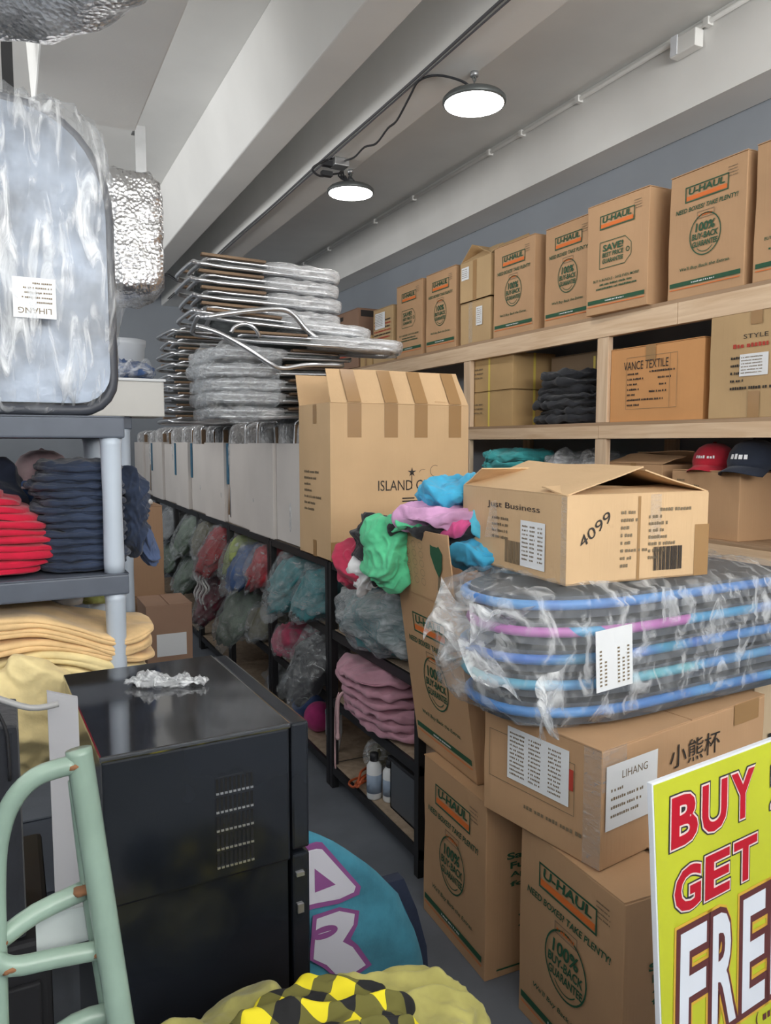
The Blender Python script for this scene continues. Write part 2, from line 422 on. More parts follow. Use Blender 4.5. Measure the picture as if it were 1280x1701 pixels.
def carton(label, loc, w, d, h, rz=0, mat=None, group=None, top='closed', flaps=None, prints=None, tapes=(), name='cardboard_box', cat='box', shear=0, paper=(), inside=None):
    """loc = centre of the base.  flaps: {side: (angle, length)}; 0 = shut, 90 = upright"""
    mat = mat or CB; rt = thing(name, label, cat, loc, rz, group)
    sh = Matrix.Identity(4); sh[0][2] = shear / h if h else 0
    T = .005; r = random.Random(hash(label) % 999 if False else len(label) * 7 + int(abs(loc[1]) * 100))
    mb = MB()
    if top == 'closed':
        vs, fs = cube_grid(6); off = Vector((r.random() * 50, r.random() * 50, 0)); out = []
        for c in vs:
            p = Vector((c.x * w / 2, c.y * d / 2, (c.z + 1) / 2 * (h - T * 1.2)))
            k = (noise.noise(p * 6 + off) - .6) * .003
            q = Vector((0, 0, 0))
            for ax in range(3):
                if abs(c[ax]) > .99 and ax < 2: q[ax] += k * (1 if c[ax] > 0 else -1)
            e = sum(1 for ax in range(3) if abs(c[ax]) > .99)
            p += q; out.append(p)
        mb.add(out, fs, 0, False, sh)
        body = mb.build('body', mat, rt, bevel=.003)
        flaps = flaps if flaps is not None else {'L': (0, w / 2 - .003), 'R': (0, w / 2 - .003)}
    else:
        mb.box(-w / 2, w / 2, -d / 2, -d / 2 + T, 0, h, 0, sh); mb.box(-w / 2, w / 2, d / 2 - T, d / 2, 0, h, 0, sh)
        mb.box(-w / 2, -w / 2 + T, -d / 2 + T, d / 2 - T, 0, h, 0, sh); mb.box(w / 2 - T, w / 2, -d / 2 + T, d / 2 - T, 0, h, 0, sh)
        mb.box(-w / 2, w / 2, -d / 2, d / 2, 0, T, 0, sh)
        body = mb.build('body', [inside or mat], rt)
    for sd, (ang, ln) in (flaps or {}).items():
        a = rad(ang); f = MB(); L = w if sd in 'FB' else d; L -= .006
        ca, sa = math.cos(a), math.sin(a); n = 8
        vs = []; fs = []
        off = Vector((r.random() * 30, r.random() * 30, 2))
        for i in range(n + 1):
            for j in range(n + 1):
                s_, t_ = i / n, j / n
                wob = noise.noise(Vector((s_ * 2, t_ * 2, 0)) + off) * .012 * t_ if ang > 3 else 0
                tt = t_ * ln; u = (s_ - .5) * (L - (.04 * t_ * L if (ang > 20 and ang != 97) else 0))
                inn = tt * ca - wob * sa; up = tt * sa + wob * ca
                for k, th in enumerate((0, T * .8)):
                    i2 = inn - th * sa; u2 = up + th * ca
                    if sd == 'L': p = (-w / 2 + i2, u, h + u2)
                    elif sd == 'R': p = (w / 2 - i2, -u, h + u2)
                    elif sd == 'F': p = (-u, -d / 2 + i2, h + u2)
                    else: p = (u, d / 2 - i2, h + u2)
                    p = sh @ Vector((p[0], p[1], h)) ; q = (p.x, p.y, h + u2 - (T if top == 'closed' else 0))
                    vs.append(q)
        def ix(i, j, k): return (i * (n + 1) + j) * 2 + k
        for i in range(n):
            for j in range(n):
                fs.append((ix(i, j, 1), ix(i, j + 1, 1), ix(i + 1, j + 1, 1), ix(i + 1, j, 1)))
                fs.append((ix(i, j, 0), ix(i + 1, j, 0), ix(i + 1, j + 1, 0), ix(i, j + 1, 0)))
            fs.append((ix(i, 0, 0), ix(i, 0, 1), ix(i + 1, 0, 1), ix(i + 1, 0, 0))); fs.append((ix(i, n, 0), ix(i + 1, n, 0), ix(i + 1, n, 1), ix(i, n, 1)))
            fs.append((ix(0, i, 0), ix(0, i + 1, 0), ix(0, i + 1, 1), ix(0, i, 1))); fs.append((ix(n, i, 0), ix(n, i, 1), ix(n, i + 1, 1), ix(n, i + 1, 0)))
        f.add(vs, fs); f.build('flap', mat, rt)
    for (fc, x0, y0, x1, y1, tm) in tapes:
        P = Print(); P.rect(x0, y0, x1, y1, 0)
        P.place('packing_tape', [tm], rt, sh @ face_M(fc, w, d, h, .0012))
    for fc, P in (prints or {}).items():
        for nm_, Q_ in (P if isinstance(P, list) else [('printing', P)]):
            Q_.place(nm_, PM, rt, sh @ face_M(fc, w, d, h, .0022))
    for (fc, x0, y0, x1, y1, fn) in paper:
        P = Print(); M = sh @ face_M(fc, w, d, h, .003)
        P.rect(x0, y0, x1, y1, 4); lb = P.place('paper_label', PM, rt, M)
        Q = Print(); fn(Q, x0, y0, x1, y1); Q.place('printing', PM, lb, sh @ face_M(fc, w, d, h, .0036))
    return rt

# ================================================================ THE ROOM
def struct(name, mb, m, **k):
    o = mb.build(name, m, kind='structure', **k); return o
struct('floor', MB().box(-1.7, 3.75, -3.2, 10.7, -.1, 0), FLOOR)
struct('wall_right', MB().box(3.65, 3.75, -3.2, 10.7, 0, 4.05), WALL)
struct('wall_back', MB().box(-1.7, 3.65, 10.6, 10.7, 0, 4.05), WALL)
struct('wall_left', MB().box(-1.8, -1.7, -3.2, 10.7, 0, 2.5), WALL)  # unseen wall, kept low so world light reaches the ceiling over it
struct('front_light_block', MB().box(-1.7, 3.65, -3.4, -3.2, 0, 2.3), WALL)  # unseen wall, added to keep light from behind off the lower parts
struct('ceiling', MB().box(-2.6, 3.65, -3.2, 10.6, 3.95, 4.05), WHITE)
def beam(n, xb0, xb1, xt0, xt1, zb=3.55):
    m = MB(); y0, y1 = -3.2, (10.6 if zb > 3.3 else 4.02)
    pts = [(xb0, zb), (xb1, zb), (xt1, 3.95), (xt0, 3.95)]
    vs = [(x, y, z) for y in (y0, y1) for x, z in pts]
    m.add(vs, [(0, 1, 2, 3), (7, 6, 5, 4), (0, 4, 5, 1), (1, 5, 6, 2), (2, 6, 7, 3), (3, 7, 4, 0)])
    struct('trim_%d' % n, m, WHITE, bevel=.008)
beam(1, .17, .62, .13, .68, 3.25)
beam(2, 1.39, 1.60, 1.27, 1.72)
beam(3, 1.91, 2.14, 1.89, 2.20)
beam(4, 3.385, 3.60, 3.34, 3.64)
beam(5, -.95, -.70, -.98, -.66)
struct('trim_6', MB().box(3.36, 3.64, -3.2, 10.6, 3.535, 3.549), WHITE)

# lamps
EM = D.materials.new('lamp_diffuser'); EM.use_nodes = True
pe = EM.node_tree.nodes['Principled BSDF']; pe.inputs['Emission Color'].default_value = (1, .98, .95, 1); pe.inputs['Emission Strength'].default_value = 26
LH = plain('lamp_housing', (.10, .11, .11), .4, .3)
def lamp(label, loc):
    t = thing('high_bay_lamp', label, 'ceiling lamp', loc, 0, None)
    MB().lathe([(.152, 0), (.155, .006), (.155, .02), (.14, .035), (.06, .055), (.035, .07)], 40).build('housing', LH, t)
    m = MB(); n = 40
    m.lathe([(.143, -.0045), (.144, -.001)], n); m.build('diffuser', EM, t)
    m = MB(); m.tube([(0, 0, .06), (0, 0, .10), (.008, 0, .118), (0, 0, .13), (-.008, 0, .118), (0, 0, .105)], .004, 6); m.box(-.012, .012, -.012, .012, .06, .09)
    m.build('hanging_hook', LH, t)
    m = MB(); m.lathe([(.02, .128), (.02, .15)], 12); m.build('ceiling_mount', STEEL, t)
    return t
l1 = lamp('round ceiling lamp hanging nearest, at the end of a black cord', (2.12, 3.34, 3.40))
l2 = lamp('round ceiling lamp hanging farther back below a knot of cords', (2.12, 4.85, 3.40))
# cords and conduits
def single(name, label, cat, mb, m, loc=(0, 0, 0), **k):
    o = mb.build(name, m); o.location = loc; tagp(o, label, cat, **k); return o
m = MB(); m.tube([(1.885, y, 3.545 + .004 * math.sin(y * 3)) for y in [-1 + .5 * i for i in range(23)]], .008, 6, 0, 2)
m.tube([(1.90, y, 3.536) for y in [-1 + .5 * i for i in range(23)]], .005, 6, 0, 1)
single('ceiling_cable', 'dark cable running the length of the ceiling beam above the lamps', 'cable', m, plain('cable_grey', (.10, .10, .11), .6))
m = MB(); m.tube([(2.11, 3.34, 3.47), (2.06, 3.37, 3.51), (1.97, 3.44, 3.545), (1.90, 3.50, 3.53), (1.91, 3.62, 3.50), (1.93, 3.8, 3.455), (1.95, 3.95, 3.47), (1.95, 4.1, 3.44), (1.97, 4.3, 3.49), (1.97, 4.45, 3.48), (2.0, 4.66, 3.53), (2.03, 4.78, 3.54)], .006, 6, 0, 4)
single('lamp_cord', 'black cord sagging between the two ceiling lamps', 'cord', m, BLACKPL)
m = MB()
m.tube([(2.04, 4.78, 3.545), (1.96, 4.72, 3.56), (1.87, 4.70, 3.52), (1.80, 4.72, 3.47), (1.86, 4.74, 3.44), (1.95, 4.76, 3.47), (2.03, 4.8, 3.5)], .007, 6, 0, 4)
for k in range(3):
    m.tube([(2.04 + .012 * k, 4.80, 3.54), (2.06 - .02 * k, 4.82, 3.49), (2.10 + .01 * k, 4.84, 3.46), (2.10 - .03 * k, 4.83, 3.50)], .006, 6, 0, 4)
m.tube([(2.10, 4.84, 3.52), (2.14, 4.84, 3.48), (2.19, 4.85, 3.45), (2.13, 4.85, 3.455)], .005, 6, 0, 3)
m.box(1.87, 1.93, 4.70, 4.74, 3.50, 3.53); m.box(1.87, 1.94, 4.72, 4.76, 3.445, 3.475)
single('plug_cluster', 'knot of black cords and plugs above the farther lamp', 'cord', m, BLACKPL)
m = MB(); m.box(1.93, 2.03, 4.66, 4.76, 3.50, 3.55, 0, None, .006)
single('outlet_box', 'grey outlet box on the beam above the farther lamp', 'outlet box', m, STEEL)
m = MB(); m.tube([(1.0, 8.6, 3.3), (1.02, 8.5, 3.42), (1.1, 8.5, 3.38), (1.3, 8.45, 3.36), (1.55, 8.4, 3.5), (1.7, 8.3, 3.42), (1.88, 8.2, 3.53)], .012, 6, 0, 4)
single('extension_cord', 'black looped cord near the far end of the ceiling cable', 'cord', m, BLACKPL)
m = MB(); m.tube([(3.325, -1, 3.905), (3.325, 10.3, 3.905)], .013, 10, 0, 1)
for y in (2.3, 3.0, 4.0, 4.6, 5.0, 6.2, 7.0, 8.2, 9.0): m.box(3.305, 3.345, y, y + .03, 3.885, 3.925)
single('conduit', 'white conduit clipped along the top of the right beam', 'conduit', m, WHITE)
t = thing('junction_box', 'small white junction box set into the conduit on the right', 'junction box', (3.315, 3.18, 3.85))
MB().box(-.03, .03, -.12, .05, -.045, .045, 0, None, .006).build('body', WHITE, t)
MB().box(-.034, -.028, .0, .045, -.04, .06, 0).build('cover', plain('cover_white', (.8, .83, .88), .4), t)

# ducts
def duct_surface(path, R, n, mi=0):
    m = MB(); m.tube(path, R, n, mi, 10); out = []
    for v in m.v:
        p = Vector(v); out.append(p + Vector((noise.noise(p * 9), noise.noise(p * 9 + Vector((9, 0, 0))), noise.noise(p * 9 + Vector((0, 9, 0))))) * .02)
    m.v = [tuple(p) for p in out]; return m
t = thing('flexible_duct', 'large silver foil duct hanging at the upper left of the ceiling', 'duct', (0, 0, 0))
duct_surface([(-1.6, 2.5, 3.05), (-1.0, 2.55, 3.05), (-.45, 2.54, 3.05), (-.02, 2.50, 3.05), (.18, 2.38, 3.05), (.27, 2.15, 3.05), (.28, 1.8, 3.05), (.28, 1.0, 3.05)], .17, 40).build('duct_skin', FOIL, t)
m = MB(); m.tube([(-.25 + .0, 2.54 + .178 * math.cos(a), 3.05 + .178 * math.sin(a)) for a in [2 * PI * i / 24 for i in range(24)]], .006, 6, 0, 1, True)
m.box(-.26, -.24, 2.53, 2.55, 3.22, 3.95); m.build('hanger_strap', STEEL, t)
t = thing('foil_wrapped_duct', 'crumpled foil wrapped duct hanging from a metal strap behind the bagged boards', 'duct', (.47, 4.25, 2.48))
vs, fs = lump((.56, .5, .60), seed=4, e=9, amp=.010, freq=16, n=22, base=False)
mm = MB(); mm.add(vs, fs, 0, True); mm.build('foil_wrap', FOIL, t)
MB().box(.15, .20, -.225, -.215, .35, .80).box(.15, .20, -.225, -.10, .80, .806).box(-.2, -.16, -.2, -.19, .35, 1.4).build('hanger_strap', STEEL, t)
m = MB(); m.box(-.02, .02, 3.3, 3.34, 2.2, 3.95); single('wall_pipe', 'thin dark pipe rising behind the bagged boards', 'pipe', m, BLK, (.062, .15, 0))
m = MB(); m.tube([(.0, 3.4, 2.6), (.01, 3.4, 3.0), (-.02, 3.45, 3.3), (.0, 3.4, 3.95)], .014, 8)
single('hanging_cable', 'olive cable hanging at the far left below the duct', 'cable', m, plain('olive_cable', (.16, .15, .07), .6))

# ================================================================ WOODEN SHELVING (right)
t = thing('wooden_shelving', 'pine framed shelving along the right wall loaded with cartons', 'shelving', (3.06, 0, 0))
Y0, Y1 = .4, 9.4
for zt, nm in ((2.47, 'a'), (1.865, 'b'), (1.28, 'c')):
    MB().box(.0, .58, Y0, Y1, zt - .018, zt).build('shelf_board', PLY, t)
    for a, b in ((Y0, 2.9), (2.904, 6.1), (6.104, Y1)):
        if zt < 2: a, b = {Y0: (Y0, 3.46), 2.904: (3.464, 6.1)}.get(a, (6.104, Y1))
        MB().box(-.002, .038, a, b, zt - (.125 if zt > 2 else .092), zt - .0185, 0, None, .002).build('front_beam', PINE, t)
for y in (1.2, 3.40, 4.84, 6.35, 7.9):
    for z0, z1 in ((0, 1.187), (1.281, 1.772), (1.866, 2.344)):
        MB().box(.002, .036, y, y + .09, z0, z1, 0, None, .002).build('post', PINEv, t)
        MB().box(.545, .58, y, y + .09, z0, z1).build('post', PINEv, t)

UW, UH = .457, .605
def ubox(kind, label, xf, y0, z, w=UW, d=.44, h=UH, rz=0, **k):
    """box whose printed face looks along -x"""
    return carton(label, (xf + d / 2, y0 + w / 2, z), d, w, h, rz, CB, prints={'L': uhaul_front(kind, w, h)}, name='moving_box', **k)
TZ = 2.47
fl = lambda a, b: {'L': (a, .21), 'R': (b, .21)}
ubox('save', 'moving box cut by the right edge of the photo on the top shelf', 3.06, 2.02, TZ, flaps=fl(2, 5))
ubox('buyback', 'large moving box with a buy-back circle, nearest fully visible one on the top shelf', 3.06, 2.52, TZ, flaps=fl(0, 14))
ubox('save', 'moving box with a SAVE tag print, standing proud of its neighbours on the top shelf', 3.02, 3.09, TZ, flaps=fl(0, 10), rz=rad(2))
ubox('buyback', 'moving box partly hidden behind the box with the SAVE tag print', 3.08, 3.565, TZ, w=.445, flaps=fl(0, 9))
ubox('buyback', 'moving box with a buy-back circle beside the two small stacked cartons', 3.06, 4.09, TZ, flaps=fl(0, 8))
ubox('buyback', 'moving box with a buy-back circle just beyond the two small stacked cartons', 3.06, 5.05, TZ, flaps=fl(0, 10))
ubox('save', 'farthest printed moving box on the top shelf, with a small tag print', 3.06, 5.57, TZ, flaps=fl(0, 6))
def stick(Q, x0, y0, x1, y1):
    k = 0; y = y1 - .018
    while y > y0 + .01: Q.words(x0 + .008, y, (x1 - x0) * .75, .006, 3, 0, k); y -= .014; k += 1
carton('small carton with open dark flaps on top of another carton on the top shelf', (3.27, 4.785, TZ + .30), .42, .40, .285, 0, CBt, top='open', flaps={'L': (38, .14), 'R': (60, .2), 'F': (25, .2), 'B': (40, .18)}, tapes=[('L', -.03, -.14, .02, .14, TAPE)], paper=[('L', -.18, .02, -.08, .11, stick)])
carton('small taped carton under the one with open flaps on the top shelf', (3.27, 4.785, TZ), .42, .40, .295, 0, CBt, tapes=[('L', -.08, -.145, -.03, .145, TAPEc)], paper=[('L', .02, -.03, .1, .1, stick)])
P = Print(); [P.words(-.17, .12 - .03 * i, .33, .014, 5 if i % 2 else 2, 0, i) for i in range(6)]
carton('shrink-wrapped carton with a white label before the farthest cartons on the top shelf', (3.27, 6.3, TZ), .42, .40, .48, 0, CBt, prints={'L': P}, paper=[('L', -.15, .06, .05, .2, stick)])
P = Print(); P.rect(-.25, .20, -.05, .24, 2); P.rect(-.12, -.08, .12, .10, 5); P.rect(-.3, -.16, .2, -.15, 5)
Q = Print(); Q.rect(-.2, .2, .05, .26, 2)
carton('dark brown carton with black bands at the far end of the top shelf', (3.29, 7.15, TZ + .005), .46, .62, .56, 0, cardboard('cardboard_dark', (.30, .18, .12)), prints={'L': P, 'F': Q})
carton('small yellowish carton in front of the dark brown one at the far end', (3.17, 6.66, TZ), .22, .26, .27, 0, CBy, tapes=[('L', -.02, -.13, .02, .13, TAPE)])

# middle shelf
MZ = 1.865
P = Print(); P.text('VANCE TEXTILE', -.06, .10, .32, .045, 2, .0)
P.frame(-.20, -.135, .16, .145, .0018, 3); P.rect(.11, -.135, .112, .145, 3)
for i, (x, wd) in enumerate(((-.19, .08), (-.19, .12), (-.19, .07), (-.19, .09), (-.19, .06), (-.19, .27), (-.19, .09))): P.words(x, .05 - i * .028, wd, .011, 2, 0, i)
for i, (x, wd) in enumerate(((-.03, .18), (.03, .09), (.04, .06), (-.03, .12))): P.words(x, .055 - i * .035, wd, .011, 2, 0, i + 20)
carton('orange-brown carton printed VANCE TEXTILE on the middle shelf', (3.30, 3.07, MZ), .44, .655, .405, 0, CBo, prints={'L': P}, tapes=[('L', -.06, .12, .01, .20, TAPE)], flaps={'L': (0, .2), 'R': (6, .2)})
P = Print(); P.text('STYLE', 0, .12, .13, .02, 2, 0); [P.words(-.13, .02 - .035 * i, .07, .012, 2, 0, i) for i in range(4)]; P.words(-.13, -.12, .24, .014, 2); P.words(-.12, .07, .2, .02, 5, 0, 2)
carton('tall tan carton with a white shipping label on the middle shelf', (3.28, 2.44, MZ), .44, .51, .50, 0, CBt, prints={'L': P}, tapes=[('L', -.03, -.25, .03, -.13, TAPE), ('L', -.03, .17, .03, .25, TAPE)], paper=[('L', -.08, -.06, .07, .04, stick), ('L', .11, .19, .17, .215, lambda *a: None)])
for z, lb in ((MZ, 'lower'), (MZ + .252, 'upper')):
    P = Print(); [P.words(-.22, .03 - .03 * i, .12, .012, 3, 0, i) for i in range(3)]
    carton('%s of two tan cartons with yellow straps on the middle shelf' % lb, (3.28, 4.63, z), .36, .53, .248, 0, CBy, prints={'L': P}, tapes=[('L', -.03, -.124, -.008, .124, YTAPE), ('F', -.01, -.124, .01, .124, YTAPE)])
P = Print(); P.words(-.16, -.04, .22, .05, 2)
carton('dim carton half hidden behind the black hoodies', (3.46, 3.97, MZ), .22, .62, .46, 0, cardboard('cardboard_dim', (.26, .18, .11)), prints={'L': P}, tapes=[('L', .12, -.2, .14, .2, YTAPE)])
# black hoodies
CH = cloth_m('black_knit', (.018, .020, .026))
for i in range(7):
    o = soft('folded_hoodie', (.40, .62 - .03 * i, .062), CH, None, (3.28 + .012 * math.sin(i * 2), 3.90 + .015 * math.cos(i * 3), MZ + .001 + .045 * i), .05 * math.sin(i * 5), seed=i + 3, e=2.8, amp=.016, freq=9, n=20, folds=22)
    tagp(o, 'black hoodie, %s in the pile on the middle wooden shelf' % pos(i, 7), 'hoodie', 'black hoodies on the middle shelf')
# lower shelf
LZ = 1.28
carton('carton with loose flaps behind the other cardboard box on the lowest wooden shelf', (3.30, 3.22, LZ), .40, .42, .36, 0, CB, flaps={'L': (14, .18), 'R': (20, .18)}, tapes=[('L', -.02, .1, .02, .18, TAPE)])
P = Print(); P.words(-.17, .11, .05, .01, 3); P.words(-.17, .08, .14, .014, 3, 0, 4)
carton('plain carton under the baseball caps', (3.33, 2.735, LZ), .46, .42, .335, 0, CB, prints={'L': P})
def cap(label, loc, rz, m, marks=None, sc=1.0):
    t = thing('baseball_cap', label, 'cap', loc, rz)
    t.scale = (sc, sc, sc)
    mb = MB(); pr = [(.095, 0), (.098, .03), (.09, .065), (.07, .095), (.04, .113), (.008, .118)]
    mb.lathe(pr, 24); mb.v = [(x * 1.08, y, z + (.012 if x < 0 else 0) * 0) for x, y, z in mb.v]; mb.build('crown', m, t)
    mb = MB(); vs = []; fs = []; n = 14
    for k in (0, 1):
        for i in range(n + 1):
            a = rad(-68 + 136 * i / n)
            for r_ in (0, 1):
                x = .095 * math.cos(a) + (.09 * math.cos(a) ** .6 if r_ else 0); y = .094 * math.sin(a) * (1.0 if not r_ else 1.0)
                vs.append((x, y, .006 - k * .004 - (.02 if r_ else 0) - .35 * y * y * 8 * (1 if r_ else .6) + .01))
    for i in range(n):
        b = i * 2; fs.append((b, b + 1, b + 3, b + 2)); c = (n + 1) * 2 + b; fs.append((c, c + 2, c + 3, c + 1)); fs.append((b + 1, c + 1, c + 3, b + 3))
    mb.add(vs, fs, 0, True); mb.build('brim', m, t)
    MB().lathe([(.009, .117), (.009, .121), (.002, .124)], 10).build('button', m, t)
    if marks:
        P = Print(); marks(P)
        out = []
        for v in P.mb.v:
            a = v[0] / .10; z = .05 + v[1]; rr = .0985 - max(0, z - .03) * .25
            out.append((rr * 1.08 * math.cos(a) + .003, rr * math.sin(a), z))
        P.mb.v = out; P.mb.build('embroidery', PM, t)
    return t
RED = cloth_m('red_twill', (.42, .012, .03)); NAVY = cloth_m('navy_twill', (.012, .018, .035))
cap('red baseball cap lying on the plain carton of the lowest wooden shelf', (3.24, 2.80, LZ + .345), rad(195), RED, lambda P: P.words(-.05, -.005, .10, .014, 4), 1.05)
cap('navy baseball cap with white letters beside the red cap', (3.22, 2.55, LZ + .345), rad(188), NAVY, lambda P: P.words(-.045, -.01, .09, .022, 4), 1.2)
cap('dark baseball cap behind the other caps at the right edge of the photo', (3.42, 2.62, LZ + .36), rad(200), cloth_m('charcoal_twill', (.025, .02, .03)), None, 1.25)
# teal garments + bags beside post
TEAL = cloth_m('teal_mesh', (.06, .42, .44))
for i in range(6):
    o = soft('folded_shirt', (.42, .70 - .04 * i, .10), TEAL, None, (3.25, 4.50 + .02 * math.sin(i), LZ + .001 + .064 * i), .1 * math.sin(i * 4), seed=i + 20, e=2.8, amp=.018, freq=10, n=20, folds=34)
    tagp(o, 'teal shirt, %s in the bundle on the lowest wooden shelf' % pos(i, 6), 'shirt', 'teal shirts on the lowest wooden shelf')
def bagged(label, loc, dims, col, seed, rz=0, name='clothes_bag', filmm=None, cat='bag of clothes', amp=.03, group=None, edge=None):
    bd = (lambda p: Vector((p.x, p.y, p.z - max(0, edge - p.x) * 1.1))) if edge is not None else None; bs = edge is None
    t = thing(name, label, cat, loc, rz, group)
    soft('folded_clothes', tuple(d * .88 for d in dims), col, t, (0, 0, .006), 0, seed=seed, e=2.6, amp=amp * .6, freq=9, n=14, folds=24, sub=False, bend=bd, base=bs)
    soft('plastic_bag', dims, filmm or FILM, t, (0, 0, 0), 0, seed=seed + 50, e=2.4, amp=amp * .8, freq=10, n=17, folds=28, sub=True, bend=bd, base=bs)
    return t
GREY = cloth_m('grey_knit', (.36, .37, .40)); WHT = cloth_m('white_knit', (.70, .70, .70)); CHAR = cloth_m('charcoal_knit', (.07, .07, .08))
bagged('clear bag of light grey clothes beside the teal shirts', (3.25, 3.96, LZ), (.34, .30, .42), GREY, 2, filmm=FILM)
bagged('bag of charcoal clothes between two pale bags on the lowest wooden shelf', (3.36, 3.78, LZ), (.30, .22, .44), CHAR, 5)
bagged('white bag next to the wooden post on the lowest wooden shelf', (3.22, 3.63, LZ), (.28, .22, .38), WHT, 8, filmm=FILM)

# ================================================================ BLACK RACK (centre)
RX0, RX1 = 1.42, 1.98
def rack(label, y0, y1):
    t = thing('metal_rack', label, 'shelving rack', (RX0, y0, 0), 0, 'black metal racks down the middle of the room'); L = y1 - y0
    for x in (.0, RX1 - RX0 - .035):
        for y in (0, L - .035):
            MB().box(x, x + .035, y, y + .035, 0, 1.155).build('upright', BLK, t)
    for z in (.12, .47, .82, 1.17):
        MB().box(.004, .018, .0, L, z - .045, z - .002).box(RX1 - RX0 - .018, RX1 - RX0 - .004, 0, L, z - .045, z - .002).box(.018, RX1 - RX0 - .018, 0, .012, z - .045, z - .013).box(.018, RX1 - RX0 - .018, L - .012, L, z - .045, z - .013).build('shelf_beam', BLK, t)
        MB().box(.019, RX1 - RX0 - .019, .013, L - .013, z - .012, z).build('shelf_board', CONC, t)
    return t
ys = [2.60, 3.555, 4.52, 5.5, 6.5, 7.5, 8.5, 9.5]
rl = ['black metal rack holding pink clothes, nearest in the row', 'second black metal rack of the row, under the big logo carton', 'third black metal rack of the row, under the first pale cartons', 'fourth black metal rack of the row, with red garments hanging out', 'fifth black metal rack of the row, holding grey-green bags', 'sixth black metal rack of the row, far down the aisle', 'last black metal rack at the far end of the row']
for i in range(7): rack(rl[i], ys[i], ys[i + 1] - .01)

# the big carton on the rack
P = Print()
P.text('ISLAND GEAR', .045, -.02, .36, .052, 2, .0)
st = []
for i in range(10):
    a = 2 * PI * i / 10 + PI / 2; r_ = .026 if i % 2 == 0 else .009; st.append((.055 + r_ * math.cos(a), .045 + r_ * math.sin(a)))
P.poly(st, 2); P.rect(.052, -.04, .056, .04, 2)
P.ring(.19, .05, .03, .03, .003, 3, 14, 0, 60, 280); P.ring(.12, .04, .025, .02, .003, 3, 10, 0, 60, 170)
P.rect(.0, -.09, .07, -.083, 2); P.rect(.0, -.105, .09, -.098, 2)
Q = Print(); [Q.words(-.14, .04 - .032 * i, (.22, .18, .1, .11, .24, .16, .14)[i], .013, 3, 0, i) for i in range(7)]
tp = [('F', x, .22, x + .075, .385, TAPE) for x in (-.30, -.10, .07, .27)] + [('F', -.39, -.385, -.34, -.29, TAPE), ('L', -.01, .29, .04, .385, TAPE), ('L', -.02, -.385, .03, -.3, TAPE)]
bigc = carton('large tall carton printed ISLAND GEAR with its taped top flap raised', (1.79, 3.68, 1.171), .78, .44, .77, 0, CBl, top='open', flaps={'F': (58, .20), 'B': (120, .2), 'L': (4, .2), 'R': (5, .2)}, prints={'F': P, 'L': Q}, tapes=tp, inside=CBl)
a = rad(58); d_ = .20
Mf = Matrix([[1, 0, 0, 0], [0, math.cos(a), -math.sin(a), -.22 - .007 * math.sin(a)], [0, math.sin(a), math.cos(a), .77 + .005], [0, 0, 0, 1]])
for x in (-.30, -.10, .07, .27):
    P = Print(); P.rect(x, 0, x + .072, .195, 0); P.place('packing_tape', [TAPE], bigc, Mf @ Matrix.Translation((0, 0, .003)))

# ================================================================ FOLDED BEACH CHAIRS
SLING = plain('sling_fabric', (.28, .30, .30), .9, 0, .3, 14)
def chair_proto():
    t = thing('folded_beach_chair', 'x', 'beach chair', (0, 0, 0))
    def loop(x0, x1, y, z, wob):
        r_ = .07
        p = [(x0 + r_, -y, z), (x0 + .015, -y + .02, z + wob * .5), (x0, -y + r_, z + wob), (x0, y - r_, z + wob), (x0 + .015, y - .02, z + wob * .5), (x0 + r_, y, z),
             ((x0 + x1) / 2, y, z), (x1 - r_, y, z), (x1 - .015, y - .02, z), (x1, y - r_, z), (x1, -y + r_, z), (x1 - .015, -y + .02, z), (x1 - r_, -y, z), ((x0 + x1) / 2, -y, z)]
        return p
    MB().tube(loop(-.47, .45, .27, .018, .012), .0115, 8, 0, 3, True).tube(loop(-.40, .47, .235, .052, -.01), .0115, 8, 0, 3, True).build('tube_frame', ALU, t)
    soft('fabric_sling', (.80, .44, .035), SLING, t, (0.02, 0, .018), 0, seed=3, e=6, amp=.005, freq=8, n=8, sub=False)
    for s in (-1, 1):
        MB().box(-.43, -.03, s * .262 - .022, s * .262 + .022, .056, .070, 0, None, .005).build('armrest', ARM, t)
    soft('plastic_wrap', (.54, .60, .078), FILMs, t, (.235, 0, 0), 0, seed=11, e=5, amp=.008, freq=13, n=14, base=True)
    return t
chair0 = chair_proto()
used = [False]
def place_chair(loc, rot, label, group, sc=1.0):
    t = chair0 if not used[0] else copy_tree(chair0)
    used[0] = True
    t.location = loc; t.rotation_euler = rot; t.scale = sc if isinstance(sc, tuple) else (sc, sc, sc); t['label'] = label; t['group'] = group
    return t
rr = random.Random(3)
